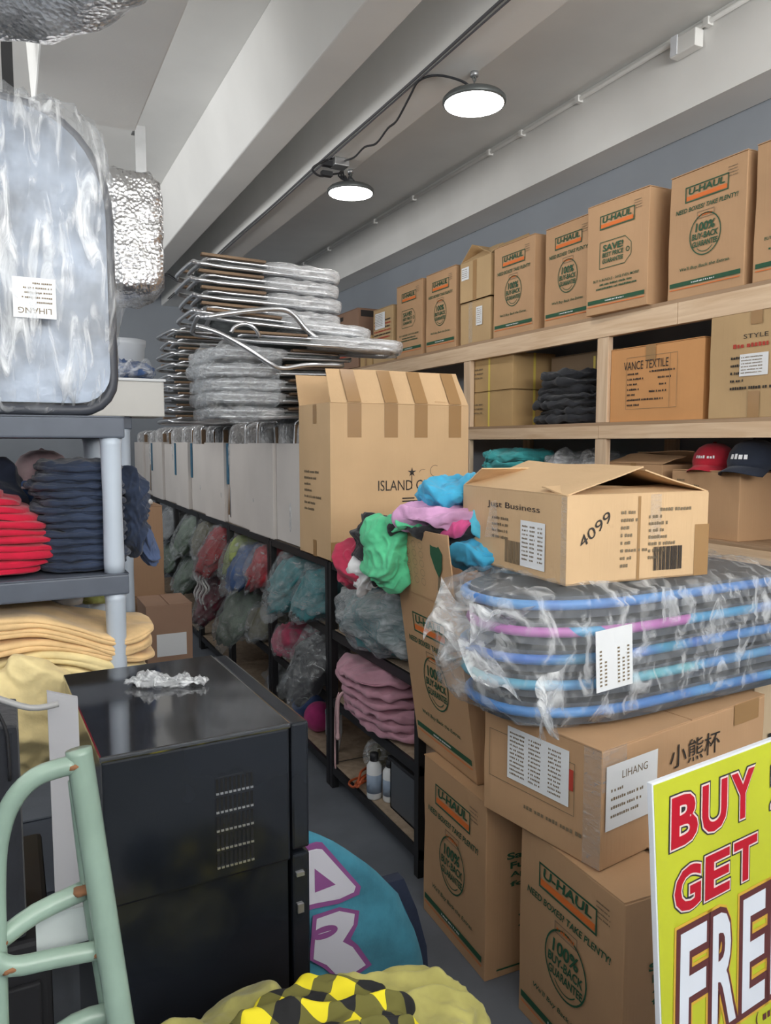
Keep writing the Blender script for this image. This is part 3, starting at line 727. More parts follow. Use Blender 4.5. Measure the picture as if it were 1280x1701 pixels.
# upper neat stack
for i in range(4):
    place_chair((1.345 + rr.uniform(-.015, .015), 4.42, 2.41 + i * .085), (rad(rr.uniform(-1, 1)), rad(1.5), rad(rr.uniform(-3, 3))), 'folded beach chair in silvery plastic, %s of the neat top stack' % ('bottom one', 'second from the bottom', 'second from the top', 'topmost')[i], 'beach chairs in the top stack', (.88, .95, 1.12))
place_chair((1.43, 4.32, 2.345), (rad(-3), rad(4), rad(-8)), 'plastic-wrapped folded beach chair lying askew directly under the neat top stack', 'askew beach chairs', (1.0, .95, 1.0))
place_chair((1.60, 4.22, 2.27), (rad(2), rad(3), rad(-20)), 'folded beach chair sliding out to the right above the raised flap of the logo carton', 'askew beach chairs', (1.0, .95, 1.0))
od = ('lowest', 'second from the bottom', 'third from the bottom', 'third from the top', 'second from the top', 'topmost')
for i in range(5):
    place_chair((1.39 + rr.uniform(-.03, .03), 4.38, 1.875 + i * .08), (rad(rr.uniform(-1, 1)), rad(rr.uniform(-2, 2)), PI + rad(rr.uniform(-5, 5))), 'folded beach chair, %s in the lower stack over the pale cartons' % (od[:3] + od[4:])[i], 'beach chairs in the lower stack', (.86, .95, 1.0))
od9 = ('lowest', 'second from the bottom', 'third from the bottom', 'fourth from the bottom', 'middle', 'fourth from the top', 'third from the top', 'second from the top', 'topmost')
for i in range(9):
    place_chair((1.50 + rr.uniform(-.02, .02), 5.75 + rr.uniform(-.02, .02), 1.875 + i * .078), (0, 0, rad(rr.uniform(-4, 4))), 'folded beach chair with wooden armrests, %s one in the farther stack' % od9[i], 'beach chairs in the farther stack', .98)
t = thing('unfolded_beach_chair', 'bare bent silver tubes of a half unfolded chair in the messy middle stack', 'beach chair', (0, 0, 0))
MB().tube([(0.94, 4.02, 2.39), (1.13, 4.00, 2.43), (1.33, 4.02, 2.46), (1.42, 4.03, 2.44), (1.50, 4.03, 2.36), (1.58, 4.02, 2.31), (1.74, 4.00, 2.27), (2.03, 3.98, 2.26)], .014, 10, 0, 5).build('upper_tube', ALU, t)
MB().tube([(0.89, 4.0, 2.34), (1.0, 3.98, 2.31), (1.13, 3.97, 2.245), (1.27, 3.97, 2.165), (1.34, 3.98, 2.145), (1.48, 3.99, 2.17), (1.70, 4.0, 2.18)], .013, 10, 0, 5).build('lower_tube', ALU, t)
MB().tube([(1.07, 4.0, 2.32), (1.09, 3.99, 2.35), (1.14, 3.98, 2.365), (1.19, 3.98, 2.345), (1.22, 3.99, 2.305)], .010, 8, 0, 5).build('handle', ALU, t)
o = soft('loose_plastic_cover', (.46, .26, .42), FILMd, None, (1.12, 4.14, 1.88), .1, seed=610, e=2.6, amp=.04, freq=8, n=22, folds=24, base=False); tagp(o, 'loose cloudy plastic cover drooping over the left of the lower chair stack', 'plastic cover')
# pale cartons with upright chairs
STRIPE = plain('blue_strip', (.03, .13, .22), .6)
edges = [3.93, 4.41, 4.91, 5.56, 6.15, 6.75, 7.37, 8.0, 8.65, 9.25, 9.85]
words = ['right behind the big logo carton', 'second behind the big logo carton', 'third behind the big logo carton', 'fourth behind the big logo carton', 'fifth behind the big logo carton', 'sixth in the row', 'seventh in the row', 'eighth in the row', 'next to last in the row', 'at the far end of the row']
for i in range(10):
    y0, y1 = edges[i] + .008, edges[i + 1] - .008; wd = y1 - y0
    c = carton('open pale grey carton of upright chairs, ' + words[i], (1.70 + .012 * (-1) ** i, (y0 + y1) / 2, 1.171), .55, wd, .575 + .012 * math.sin(i * 3), rad(1.2 * math.sin(i * 2.3)), CBg, group='pale cartons on the racks', top='open', name='chair_carton', inside=CBg)
    if i in (2, 4, 5, 7): MB().box(-.284, -.2765, wd / 2 - .05, wd / 2 + .002, .28, .575).build('corner_strip', STRIPE, c)
    MB().box(.02, .026, -wd / 2 + .02, wd / 2 - .06, .30, .68).build('inner_panel', CB, c)
    nc = 3 if i < 6 else 2
    for k in range(nc):
        yy = y0 + wd * (k + .5) / nc
        e_ = Matrix(((0, 1, 0), (0, 0, -1), (-1, 0, 0))).to_euler(); tp_ = ('nearest', 'middle', 'farthest')[k] if nc == 3 else ('nearer', 'farther')[k]
        e_ = (Matrix(((0, 1, 0), (0, 0, -1), (-1, 0, 0))) if (i + k) % 2 else Matrix(((0, 1, 0), (0, 0, 1), (1, 0, 0)))).to_euler(); e_.y += rad(rr.uniform(-2.5, 2.5))
        place_chair((1.69 + rr.uniform(-.02, .02), yy + .02, 1.535 + rr.uniform(-.01, .03)), e_, 'upright folded beach chair, %s in the pale carton %s' % (tp_, words[i]), 'upright beach chairs in the pale cartons', (.72, .84, .8))

# ================================================================ RACK CONTENTS
COL = dict(pink=(.48, .22, .28), dpink=(.42, .06, .12), red=(.36, .02, .03), teal=(.04, .20, .22), green=(.12, .17, .12), lime=(.30, .36, .12), blue=(.05, .10, .24), navy=(.02, .03, .08), grey=(.20, .21, .22), white=(.5, .5, .52), black=(.02, .02, .025), maroon=(.15, .02, .04), olive=(.14, .13, .08), magenta=(.40, .03, .16))
def CM(k): return cloth_m('cloth_' + k, COL[k], .2)
S1, S2, S3 = .12, .47, .82
PK = cloth_m('pink_fleece', (.50, .26, .33), .1)
for i in range(6):
    o = soft('folded_sweatshirt', (.50, .66 - .03 * i, .058), PK, None, (1.63 - .015 * i, 3.08 + .01 * math.sin(i * 3), S2 + .001 + .045 * i), .06 * math.sin(i * 3.3), seed=i + 60, e=2.9, amp=.014, freq=10, n=20, folds=30)
    tagp(o, 'pink sweatshirt, %s in the stack on the nearest black rack' % pos(i, 6), 'sweatshirt', 'pink sweatshirts on the nearest black rack')
m = MB(); m.tube([(1.37, 3.22, .60), (1.345, 3.24, .56), (1.345, 3.25, .44), (1.35, 3.26, .36)], .008, 6, 0, 4, False, None, lambda t: 1 + .5 * (t > .9))
m.tube([(1.36, 3.27, .58), (1.35, 3.29, .5), (1.35, 3.30, .25), (1.352, 3.30, .2)], .004, 6, 0, 4)
single('drawstring', 'pale pink drawstring hanging below the pink sweatshirts', 'drawstring', m, cloth_m('pale_pink_cord', (.65, .42, .44)))
DK = film('dark_bag_film', .45, .8, 10, (1, 2, 3), (.45, .48, .50), .14)
t = bagged('big bundle of clothes in smoky plastic bulging from the nearest black rack', (1.62, 3.02, S3), (.62, .84, .33), CM('teal'), 31, filmm=DK, amp=.05)
MB().box(-.16, -.04, -.1, .1, .315, .318).build('paper_label', WHITEP, t)
bagged('smaller smoky bag above the pink sweatshirts', (1.50, 3.28, S3 - .12), (.26, .32, .14), CM('grey'), 33, filmm=DK) if False else None
t = thing('storage_crate', 'dark grey crate on the lowest level of the nearest black rack', 'crate', (1.665, 2.82, S1))
MB().box(-.18, .18, -.16, .16, 0, .008).box(-.18, -.172, -.16, .16, 0, .22).box(.172, .18, -.16, .16, 0, .22).box(-.18, .18, -.16, -.152, 0, .22).box(-.18, .18, .152, .16, 0, .22).build('tub', plain('crate_grey', (.09, .10, .115), .5), t)
MB().box(-.19, .19, -.17, .17, .222, .24, 0, None, .004).build('lid', BLACKPL, t)
def bottle(label, x, y, h=.19):
    t = thing('spray_bottle', label, 'bottle', (x, y, S1))
    MB().lathe([(.032, 0), (.035, .008), (.035, h * .72), (.025, h * .8), (.014, h * .84)], 18).build('bottle_body', WHITEP, t)
    MB().lathe([(.02, h * .84), (.02, h), (.012, h + .004)], 14).build('cap', BLACKPL, t)
    mb = MB(); mb.lathe([(.0356, .03), (.0356, h * .55)], 18); mb.build('paper_label', plain('label_blue', (.30, .38, .50), .6), t)
bottle('white bottle with a dark cap near the front of the lowest rack level', 1.462, 3.10, .21)
bottle('white bottle standing behind the other bottle by the crate', 1.515, 3.04)
m = MB()
for k in range(3): m.tube([(1.47 + .07 * math.cos(a) + .01 * k, 3.24 + .055 * math.sin(a + k), S1 + .012 + .012 * k + (.03 if math.sin(a) < -.5 else 0)) for a in [2 * PI * i / 12 for i in range(12)]], .006, 6, 0, 3, True)
single('cord_coil', 'coil of orange cord on the lowest level of the nearest black rack', 'cord', m, plain('orange_cord', (.50, .10, .03), .5))
bagged('small brown parcel beside the orange cord coil', (1.66, 3.36, S1), (.22, .2, .14), CM('olive'), 40)
# second rack and on: (y, level, dx, dims, colour, label)
items = [
 (3.80, S3, .0, (.40, .30, .26), 'teal', 'clear bag with teal cloth on the upper level under the logo carton'),
 (4.16, S3, -.04, (.42, .34, .30), 'teal', 'rounded clear bag of grey and teal cloth at the third upright'),
 (3.76, S2, -.06, (.30, .26, .30), 'black', 'dark limp bag hanging beside the pink sweatshirts'),
 (4.30, S2, .04, (.36, .26, .20), 'dpink', 'clear bag of pink clothes behind the third upright'),
 (4.72, S3, .0, (.36, .28, .28), 'red', 'clear bag of red and pink clothes below the pale cartons'),
 (5.05, S3, -.05, (.36, .30, .22), 'blue', 'limp bag of blue and grey clothes in front of the red bag'),
 (4.80, S2, .02, (.40, .34, .22), 'olive', 'brown and pink bag low beside the third upright'),
 (5.15, S2, -.10, (.48, .46, .34), 'green', 'big grey-green bag bulging into the aisle'),
 (5.35, S3, .0, (.34, .24, .26), 'lime', 'bag with a lime green garment at the fourth upright'),
 (5.80, S3, -.08, (.36, .34, .30), 'red', 'bright red garment hanging out of the fourth rack'),
 (5.85, S2, -.10, (.34, .34, .34), 'maroon', 'maroon clothes with white laces on the fourth rack'),
 (6.35, S3, .0, (.40, .36, .28), 'olive', 'olive bag deep in the fourth rack'),
 (6.85, S3, -.06, (.42, .40, .30), 'green', 'upper grey-green bag on the fifth rack'),
 (6.85, S2, -.06, (.42, .40, .30), 'green', 'lower grey-green bag on the fifth rack'),
 (7.8, S3, -.04, (.42, .5, .3), 'grey', 'upper grey bag on the sixth rack'),
 (7.8, S2, -.04, (.42, .5, .3), 'green', 'lower green bag on the sixth rack'),
 (4.60, S1, .0, (.34, .34, .22), 'grey', 'grey bag on the lowest level past the balls'),
]
for i, (y, z, dx, dm, c, lb) in enumerate(items):
    dm = (dm[0] * 1.15, dm[1] * 1.3, min(dm[2] * 1.08, .30)); dx -= .09 if z > S1 else 0
    bagged(lb, (1.42 + dm[0] / 2 + dx, y, z + .001), dm, CM(c), 100 + i * 3, filmm=FILMd, amp=.035, edge=(-dm[0] / 2 - dx) if z > S1 else None)
# white laces
m = MB(); rl_ = random.Random(8)
for k in range(9):
    y = 5.70 + .04 * k; x = 1.30 + rl_.uniform(-.02, .02)
    m.tube([(x + .02, y, .80), (x - .01, y + .02, .72), (x + .01, y - .02, .66), (x - .01, y + .03, .58), (x + .01, y, .50)], .008, 6, 0, 4)
single('shoe_laces', 'bunch of white laces hanging over the maroon clothes', 'laces', m, WHT)
# balls
def ball(label, loc, r_, c):
    mb = MB(); pr = [(max(.001, r_ * math.sin(PI * i / 14)), r_ - r_ * math.cos(PI * i / 14)) for i in range(15)]
    mb.lathe(pr, 28); o = mb.build('exercise_ball', CM(c)); o.location = loc; tagp(o, label, 'ball')
ball('magenta ball on the lowest level of the second rack', (1.53, 3.98, S1), .085, 'magenta')
ball('navy ball behind the magenta one on the lowest level', (1.55, 4.20, S1), .10, 'blue')
t = thing('paper_cup_stack', 'pale stack of cups near the rack upright beside the pink sweatshirts', 'cups', (1.50, 3.68, S1))
MB().lathe([(.03, 0), (.042, .09), (.044, .10), (.044, .2), (.045, .205)], 16).build('cups', WHITEP, t)
MB().lathe([(.046, .205), (.046, .225), (.03, .23)], 16).build('lid', plain('lid_teal', (.3, .5, .5), .4), t)

# cartons at the left end of the aisle
carton('brown carton with a tan label standing in the aisle behind the black cooler', (.86, 4.95, .36), .28, .36, .40, 0, cardboard('cardboard_aisle', (.36, .22, .15)), paper=[('F', -.08, -.12, .10, .02, lambda *a: None)])
carton('brown carton on the floor under the one with the tan label', (.86, 4.95, 0), .32, .38, .355, 0, cardboard('cardboard_aisle', (.36, .22, .15)))
carton('tall brown carton farther back at the left end of the aisle', (.80, 5.60, .70), .30, .36, .62, 0, cardboard('cardboard_aisle2', (.40, .24, .14)))
carton('dim carton on the floor under the tall brown carton', (.80, 5.60, 0), .34, .4, .695, 0, cardboard('cardboard_aisle2', (.40, .24, .14)))
m = MB(); vs, fs = lump((.18, .12, .03), seed=4, n=6); m.add(vs, fs, 0, True)
single('cloth_scrap', 'white cloth on top of the tall brown carton', 'cloth', m, WHT, (.80, 5.52, 1.322))

# ================================================================ LEFT PLASTIC SHELVING
def plastic_shelf(label, loc, rz, W, Dp, levels, name='plastic_shelving'):
    t = thing(name, label, 'shelving', loc, rz)   # origin: front right corner; runs to -x and +y
    for i, z in enumerate(levels):
        m = MB(); m.box(-W, 0, 0, Dp, z - .066, z - .004, 0, None, .006)
        m.box(-W, 0, 0, .012, z - .004, z).box(-W, 0, Dp - .012, Dp, z - .004, z).box(-.012, 0, 0, Dp, z - .004, z).box(-W, -W + .012, 0, Dp, z - .004, z)
        m.build('shelf', SLATE, t)
        zt = z - .066; zb = (levels[i + 1] if i + 1 < len(levels) else 0)
        for x in (-.037, -W + .037):
            for y in (.037, Dp - .037):
                mb = MB(); mb.lathe([(.030, zb), (.031, zb + .03), (.0285, (zt + zb) / 2), (.031, zt - .02), (.034, zt)], 20); 
                mb.v = [(a + x, b + y, c) for a, b, c in mb.v]; mb.build('post', POST, t)
    return t
plastic_shelf('grey plastic shelving unit at the left holding bagged boards and clothes', (.325, 2.46, 0), rad(1.5), .92, .52, [1.83, 1.35, .87, .39])
plastic_shelf('second grey plastic shelving unit behind the first at the left', (.62, 4.40, 0), 0, .92, .46, [1.89, 1.30, .8])

# bagged boards standing on the top shelf
def outline(w, l, n=9, nose=.5, tail=.12):
    """board outline in x (width), y (length, 0..l)"""
    tr = tail * .6; arc = [(w / 2 - tr + tr * math.sin(PI / 2 * i / 5), tr - tr * math.cos(PI / 2 * i / 5)) for i in range(6)]
    pts = [(0, 0)] + arc
    for i in range(n + 1):
        a = PI / 2 * i / n; pts.append((w / 2 * math.cos(a) ** .8, l - nose + nose * math.sin(a)))
    pts += [(-x, y) for x, y in pts[::-1][1:-1]]
    out = [pts[0]]
    for p in pts[1:]:
        if (p[0] - out[-1][0]) ** 2 + (p[1] - out[-1][1]) ** 2 > 1e-6: out.append(p)
    return out
SILV = plain('silver_foam', (.17, .20, .25), .34, .25, .5, 5, .3, 12)
DARKR = plain('dark_rail', (.05, .055, .07), .5)
def board(parent, pts, t, deckm, railm, M, rr_=.36, rz_=0):
    b = MB(); b.prism([(x * .97, .02 + y * .965) for x, y in pts], -t / 2, t / 2, 0, M); o = b.build('board_deck', deckm, parent)
    r_ = MB(); r_.tube([(x, y, t * rz_) for x, y in pts], t * rr_, 8, 0, 1, True, M); r_.build('board_rail', railm, o)
    return o
t = thing('bodyboard_pack', 'tall pack of silver boards in a clear plastic bag standing on the left shelving', 'pack of boards', (0.015, 2.58, 1.835), rad(2))
pts = outline(.56, .86, 9, .30, .16)
Mv = Matrix([[1, 0, 0, 0], [0, 0, 1, 0], [0, 1, 0, .0], [0, 0, 0, 1]])
for i in range(4):
    board(t, pts, .05, SILV if i == 0 else DARKR, DARKR, Matrix.Translation((0, -.09 + i * .062, .012)) @ Mv)
vs, fs = lump((.62, .36, .90), seed=71, e=4.5, amp=.022, freq=7, n=20, base=True, aniso=(2.2, 1, .7))
mm = MB(); mm.add(vs, fs, 0, True); mm.build('plastic_bag', film('board_bag', .12, .75, 7, (3.2, 1, .7)), t)
P = Print(); P.rect(-.055, -.055, .055, .055, 4)
Ml = Matrix.Translation((.065, -.195, .315)) @ Matrix([[-1, 0, 0, 0], [0, 0, -1, 0], [0, -1, 0, 0], [0, 0, 0, 1]])
lb = P.place('paper_label', PM, t, Ml)
P = Print(); P.text('LIHANG', 0, .035, .085, .016, 3, 0); [P.words(-.045, .01 - .013 * i, (.04, .08, .07, .075, .05)[i], .005, 3, 0, i) for i in range(5)]
P.place('printing', PM, lb, Ml @ Matrix.Translation((0, 0, .0015)))

# clothes on the left shelving
NV = cloth_m('navy_fleece', (.020, .032, .065), .2)
for i in range(13):
    dx_ = .006 * math.sin(i * 1.7)
    o = soft('folded_trousers', (.27 + .016 * math.sin(i * 2.1) + (.0 if i < 12 else -.02), .36, .036 if i < 12 else .05), NV, None, (.203 + dx_, 2.70, 1.352 + .0245 * i), .05 * math.sin(i * 2.7), seed=i + 200, e=3.2, amp=.009, freq=20, n=15, layers=3)
    tagp(o, 'navy trousers, %s in the tall stack behind the shelving post' % pos(i, 13), 'trousers', 'navy trousers on the left shelving')
o = soft('hanging_trousers', (.10, .16, .30), NV, None, (.372, 2.72, 1.36), 0, seed=230, e=2.4, amp=.016, freq=14, n=20, base=False, folds=50, aniso=(1, 1, 1.6), bend=lambda p: Vector((p.x + .06 * (.3 - p.z), p.y, p.z)))
tagp(o, 'navy trouser leg hanging out past the shelving post', 'trousers')
o = soft('hanging_sleeve', (.05, .10, .16), cloth_m('slate_blue', (.06, .09, .18)), None, (.405, 2.70, 1.33), 0, seed=231, e=2.2, amp=.012, freq=16, n=16, base=False, folds=60, aniso=(2, 2, .5), bend=lambda p: Vector((p.x + .25 * (.12 - p.z), p.y, p.z)))
tagp(o, 'slate blue sleeve hanging below the navy trouser leg', 'sleeve')
RD = cloth_m('red_fleece', (.52, .004, .035), .1)
for i in range(12):
    wv = .56 * (1 - (max(0, i - 3) / 11) ** 1.6) ** .5 - .03 * max(0, 2 - i) 
    o = soft('folded_jumper', (wv + .01 * math.sin(i * 2.3), .38, .034), RD, None, (-.14 - (.56 - wv) * .45, 2.68, 1.352 + .0205 * i), .03 * math.sin(i * 3), seed=i + 240, e=3.8, amp=.006, freq=7, n=15, layers=1, aniso=(.6, 1, 3),
             bend=(lambda p, kk=i: Vector((p.x, p.y, p.z + (.004 * kk) * (1 - (p.x / .28) ** 2)))))
    tagp(o, 'bright red jumper, %s in the pile on the left shelving' % pos(i, 12), 'jumper', 'red jumpers on the left shelving')
o = soft('crumpled_jacket', (.36, .20, .375), cloth_m('midnight', (.010, .016, .035)), None, (-.12, 2.84, 1.352), .1, seed=260, e=2.4, amp=.03, freq=8, n=20, folds=24)
tagp(o, 'midnight blue jacket heaped behind the red jumpers', 'jacket')
o = soft('crumpled_garment', (.14, .14, .27), CM('blue'), None, (.05, 2.90, 1.352), .3, seed=262, e=2.4, amp=.02, freq=12, n=16, folds=30)
tagp(o, 'blue and white garment squeezed between the jacket and the navy stack', 'garment')
cap('pale pink cap behind the midnight blue jacket', (.11, 2.93, 1.62), rad(200), cloth_m('pale_pink', (.55, .40, .42)), None, .9)
YL = cloth_m('yellow_terry', (.78, .64, .33), .1); YO = cloth_m('apricot_terry', (.76, .52, .26), .1)
for i in range(7):
    th = (.062, .062, .06, .05, .04, .036, .036)[i]; z = .872 + (0, .058, .116, .172, .22, .256, .29)[i]
    k = .04 + .01 * i
    o = soft('folded_towel', (.80 + .03 * math.sin(i * 2), .44, th + .012), YL if i < 4 else YO, None, (-.03 + .01 * i, 2.67, z), .02 * math.sin(i * 2), seed=i + 270, e=3.2, amp=.008, freq=5, n=15, layers=2, aniso=(.8, 1, 2), base=False,
             bend=(lambda p, kk=i: Vector((p.x, p.y, p.z + .036 * math.sin(p.x * 10 + kk * .35) + .02 * noise.noise(Vector((p.x * 7, p.y * 7, kk * .5))) - (.35 * max(0, p.x - .22)) ** 1 * .6))))
    tagp(o, 'yellow towel, %s of four under the apricot towels' % pos(i, 4), 'towel', 'yellow towels on the left shelving') if i < 4 else tagp(o, 'apricot towel, %s of three over the yellow ones on the left shelving' % ('lowest', 'middle', 'topmost')[i - 4], 'towel', 'apricot towels on the left shelving')
o = soft('hanging_towel', (.26, .10, .34), YL, None, (.02, 2.40, .78), .05, seed=290, e=2.6, amp=.022, freq=6, n=22, base=False, folds=20)
tagp(o, 'yellow towel hanging down in front of the folded towels', 'towel')
for i, (x, c, lb) in enumerate(((.06, 'teal', 'teal cloth'), (.17, 'white', 'white cloth'), (.27, 'lime', 'mustard cloth'), (-.15, 'olive', 'brown lace cloth'))):
    o = soft('folded_cloth', (.13 if i < 3 else .3, .16, .11 - .03 * (i == 3)), CM(c), None, (x, 2.86 - .1 * (i == 3), 1.185 if i < 3 else 1.185), .2 * i, seed=300 + i, e=2.6, amp=.016, freq=14, n=10)
    tagp(o, lb + ' lying on the yellow and apricot towels under the middle left shelf', 'cloth')
# on the second unit
t = thing('storage_box', 'pale grey storage box with a white front on the second left shelving', 'storage box', (.55, 4.55, 1.892))
MB().box(-.24, .24, -.18, .18, 0, .19, 0, None, .006).build('tub', plain('box_white', (.62, .61, .58), .5), t)
MB().box(-.25, .25, -.19, .19, .19, .205, 0, None, .004).build('lid', WHITEP, t)
bagged('blue garment folded on the pale storage box', (.60, 4.50, 2.098), (.34, .26, .10), CM('blue'), 320)
t = thing('plastic_tub', 'small white tub behind the blue garment on the second left shelving', 'tub', (.62, 4.72, 2.098))
MB().lathe([(.11, 0), (.13, .2), (.135, .21), (.135, .24)], 24).build('tub_body', plain('tub_white', (.55, .58, .62), .4), t)

# ================================================================ FOREGROUND CENTRE: moving boxes
P2 = uhaul_front('buyback', .44, .605)
carton('moving box standing on the floor under the open box of clothes', (1.555, 2.19, 0), .44, .44, .605, rad(-2), CB, prints={'L': P2, 'F': uhaul_side(.44, .6)}, name='moving_box')
b1 = carton('moving box on the floor nearest the camera under the LIHANG carton', (1.575, 1.60, 0), .45, .46, .605, rad(-2), CB, prints={'L': uhaul_front('buyback', .46, .605), 'F': uhaul_side(.45, .6)}, name='moving_box', flaps={'L': (0, .22), 'R': (3, .22)})
P = Print(); P.ring(.05, -.12, .045, .03, .02, 0, 24); P.place('printing', PM, b1, face_M('T', .45, .46, .605, .004))
P = uhaul_front('buyback', .46, .6); 
ob = carton('open moving box overflowing with colourful clothes, one flap raised', (1.585, 2.32, .606), .40, .46, .605, rad(-3), CB, top='open', name='moving_box', shear=-.085, prints={'L': P, 'F': uhaul_side(.40, .6)}, flaps={'L': (97, .245), 'R': (150, .2), 'F': (170, .18), 'B': (160, .18)}, inside=CB)
# print on the raised flap
P = Print()
for r_ in range(5):
    for c_ in range(4): P.ring(-.15 + c_ * .055, .06 - r_ * .032, .018, .013, .0015, 3, 10)
P.words(-.12, .10, .1, .008, 3); P.words(-.17, .085, .24, .006, 3, 0, 2)
P.poly([(.10, .095), (.14, .095), (.18, .05), (.165, -.005), (.14, -.035), (.115, -.005), (.09, .04)], 0)
P.poly([(.135, -.03), (.145, -.03), (.15, -.09), (.12, -.08)], 3)
Mfl = Matrix.Translation((-.20 - .085 - .0225, 0, .605 + .125)) @ Matrix([[0, -.122, -1, 0], [-1, 0, 0, 0], [0, 1, 0, 0], [0, 0, 0, 1]])
P.place('printing', PM, ob, Mfl)

# clothes in it
cl = [('sky', (.05, .38, .62)), ('mint', (.10, .55, .28)), ('hotpink', (.62, .08, .26)), ('lilac', (.55, .30, .50)), ('jet', (.015, .015, .02)), ('aqua', (.08, .45, .60)), ('paleblue', (.28, .50, .66)), ('crimson', (.45, .03, .08)), ('snow', (.7, .7, .72))]
CLM = {n: cloth_m('c_' + n, c, .15) for n, c in cl}
gl = [('sky', (1.46, 2.40, 1.52), (.30, .24, .10), .3, 'sky blue garment crowning the heap in the open moving box'),
      ('lilac', (1.40, 2.36, 1.455), (.36, .34, .07), -.1, 'lilac and pink garment under the sky blue one in the open moving box'),
      ('jet', (1.45, 2.42, 1.425), (.46, .42, .06), .2, 'black patterned garment under the lilac one in the open moving box'),
      ('aqua', (1.56, 2.24, 1.40), (.30, .30, .13), .1, 'aqua garment at the right side of the heap in the open moving box'),
      ('paleblue', (1.60, 2.14, 1.26), (.30, .26, .16), -.2, 'pale blue garment spilling over the right rim of the open moving box'),
      ('sky', (1.52, 2.18, 1.33), (.34, .30, .10), .3, 'bright blue garment between the aqua and pale blue ones'),
      ('mint', (1.24, 2.52, 1.22), (.14, .20, .26), .2, 'mint green garment hanging over the left side of the raised flap'),
      ('jet', (1.25, 2.64, 1.22), (.16, .16, .26), -.3, 'black and green garment hanging behind the mint green one'),
      ('crimson', (1.22, 2.74, 1.19), (.14, .16, .16), .5, 'crimson garment dangling lowest at the left of the heap'),
      ('snow', (1.22, 2.66, 1.18), (.09, .12, .12), .1, 'white garment between the crimson and mint ones'),
      ('mint', (1.30, 2.40, 1.44), (.16, .18, .06), .6, 'small mint green garment tucked above the left corner of the raised flap'),
      ('jet', (1.60, 2.36, 1.47), (.20, .22, .05), .4, 'black garment poking out between the sky blue and aqua ones'),
      ('hotpink', (1.42, 2.26, 1.43), (.20, .12, .05), .1, 'hot pink garment strip just above the raised flap'),
      ('hotpink', (1.50, 2.44, 1.385), (.44, .40, .07), -.2, 'hot pink garment low in the heap of the open moving box')]
for i, (c, loc, dm, rz, lb) in enumerate(gl):
    o = soft('crumpled_garment', dm, CLM[c], None, loc, rz, seed=400 + i * 3, e=2.6, amp=.022, freq=9, n=24, base=False, folds=26)
    tagp(o, lb, 'garment')

# LIHANG carton
P = Print()
P.text('小熊杯', .02, .075, .25, .07, 2, .0)
Q = Print(); Q.frame(-.20, -.05, .14, .10, .002, 3); Q.poly([(.10, .02), (.135, .02), (.135, .08), (.10, .08)], 5); Q.words(-.05, -.10, .22, .012, 3)
def lihang(Q, x0, y0, x1, y1):
    Q.text('LIHANG', (x0 + x1) / 2 + .01, y1 - .035, (x1 - x0) * .5, .022, 3, 0)
    for i in range(4): Q.words(x0 + .02, y1 - .075 - i * .024, (.05, .14, .13, .12)[i], .009, 3, 0, i)
def table(Q, x0, y0, x1, y1):
    for k in range(3):
        y = y1 - .02; i = 0
        while y > y0 + .01: Q.words(x0 + .01 + k * (x1 - x0) * .32, y, (x1 - x0) * (.2 if k else .25), .006, 3, 0, i + k * 31); y -= .0125; i += 1
carton('wide taped carton with a white LIHANG label beneath the bagged boards', (1.735, 1.80, .608), .80, .46, .335, rad(9), CB, prints={'F': P, 'L': Q}, paper=[('F', -.385, -.06, -.165, .12, lihang), ('L', -.12, -.03, .12, .13, table)], tapes=[('F', .22, .1, .36, .165, TAPE), ('L', .17, -.165, .23, .165, TAPEc), ('F', -.4, .05, -.3, .166, TAPEc)])
P = Print(); P.words(-.12, .28, .24, .05, 2); P.rect(-.22, .18, .1, .25, 2)
for i in range(7): P.rect(-.2 + i * .06, .05 + .01 * (i % 2), -.17 + i * .06, .08 + .01 * (i % 2), 2); P.rect(-.2 + i * .06, .0, -.17 + i * .06, .03, 2)
carton('light carton with bold black printing at the right edge of the photo', (2.60, 2.02, 0), .62, .4, .93, rad(6), cardboard('cardboard_pale', (.60, .46, .30)), prints={'F': P})

# bagged stack of boards
RAIL = [tie_dye('rail_blue', [(.04, .14, .42), (.08, .28, .62), (.05, .18, .50), (.12, .40, .70)], 3),
        tie_dye('rail_mix', [(.04, .20, .55), (.50, .16, .45), (.05, .30, .55), (.10, .25, .60), (.60, .16, .10)], 2.2),
        tie_dye('rail_teal', [(.04, .22, .55), (.06, .40, .42), (.06, .16, .50), (.10, .35, .65)], 3),
        tie_dye('rail_sky', [(.05, .26, .60), (.08, .32, .62), (.14, .45, .50), (.06, .22, .60)], 3)]
DECK = plain('charcoal_deck', (.075, .085, .10), .45, 0, .25, 6)
t = thing('bodyboard_stack', 'flat stack of blue edged boards wrapped in torn clear plastic on the LIHANG carton', 'stack of boards', (1.80, 1.885, .952), rad(3))
o2 = outline(.49, 1.16, 9, .40, .14)
for i in range(5):
    Mb = Matrix.Translation((.58, 0, .037 + i * .076)) @ Matrix.Rotation(rad(90), 4, 'Z')
    board(t, o2, .062, DECK, RAIL[(0, 3, 2, 1, 0)[i]], Matrix.Translation((rr.uniform(-.015, .015), rr.uniform(-.012, .012), 0)) @ Mb, .24, .14)
vs, fs = lump((1.25, .56, .405), seed=83, e=6, amp=.016, freq=9, n=26, base=True, aniso=(1, 1.4, 1))
mm = MB(); mm.add(vs, fs, 0, True); fo = mm.build('plastic_bag', film('stack_bag', .10, .55, 7, (2.5, 1, 1.3)), t)
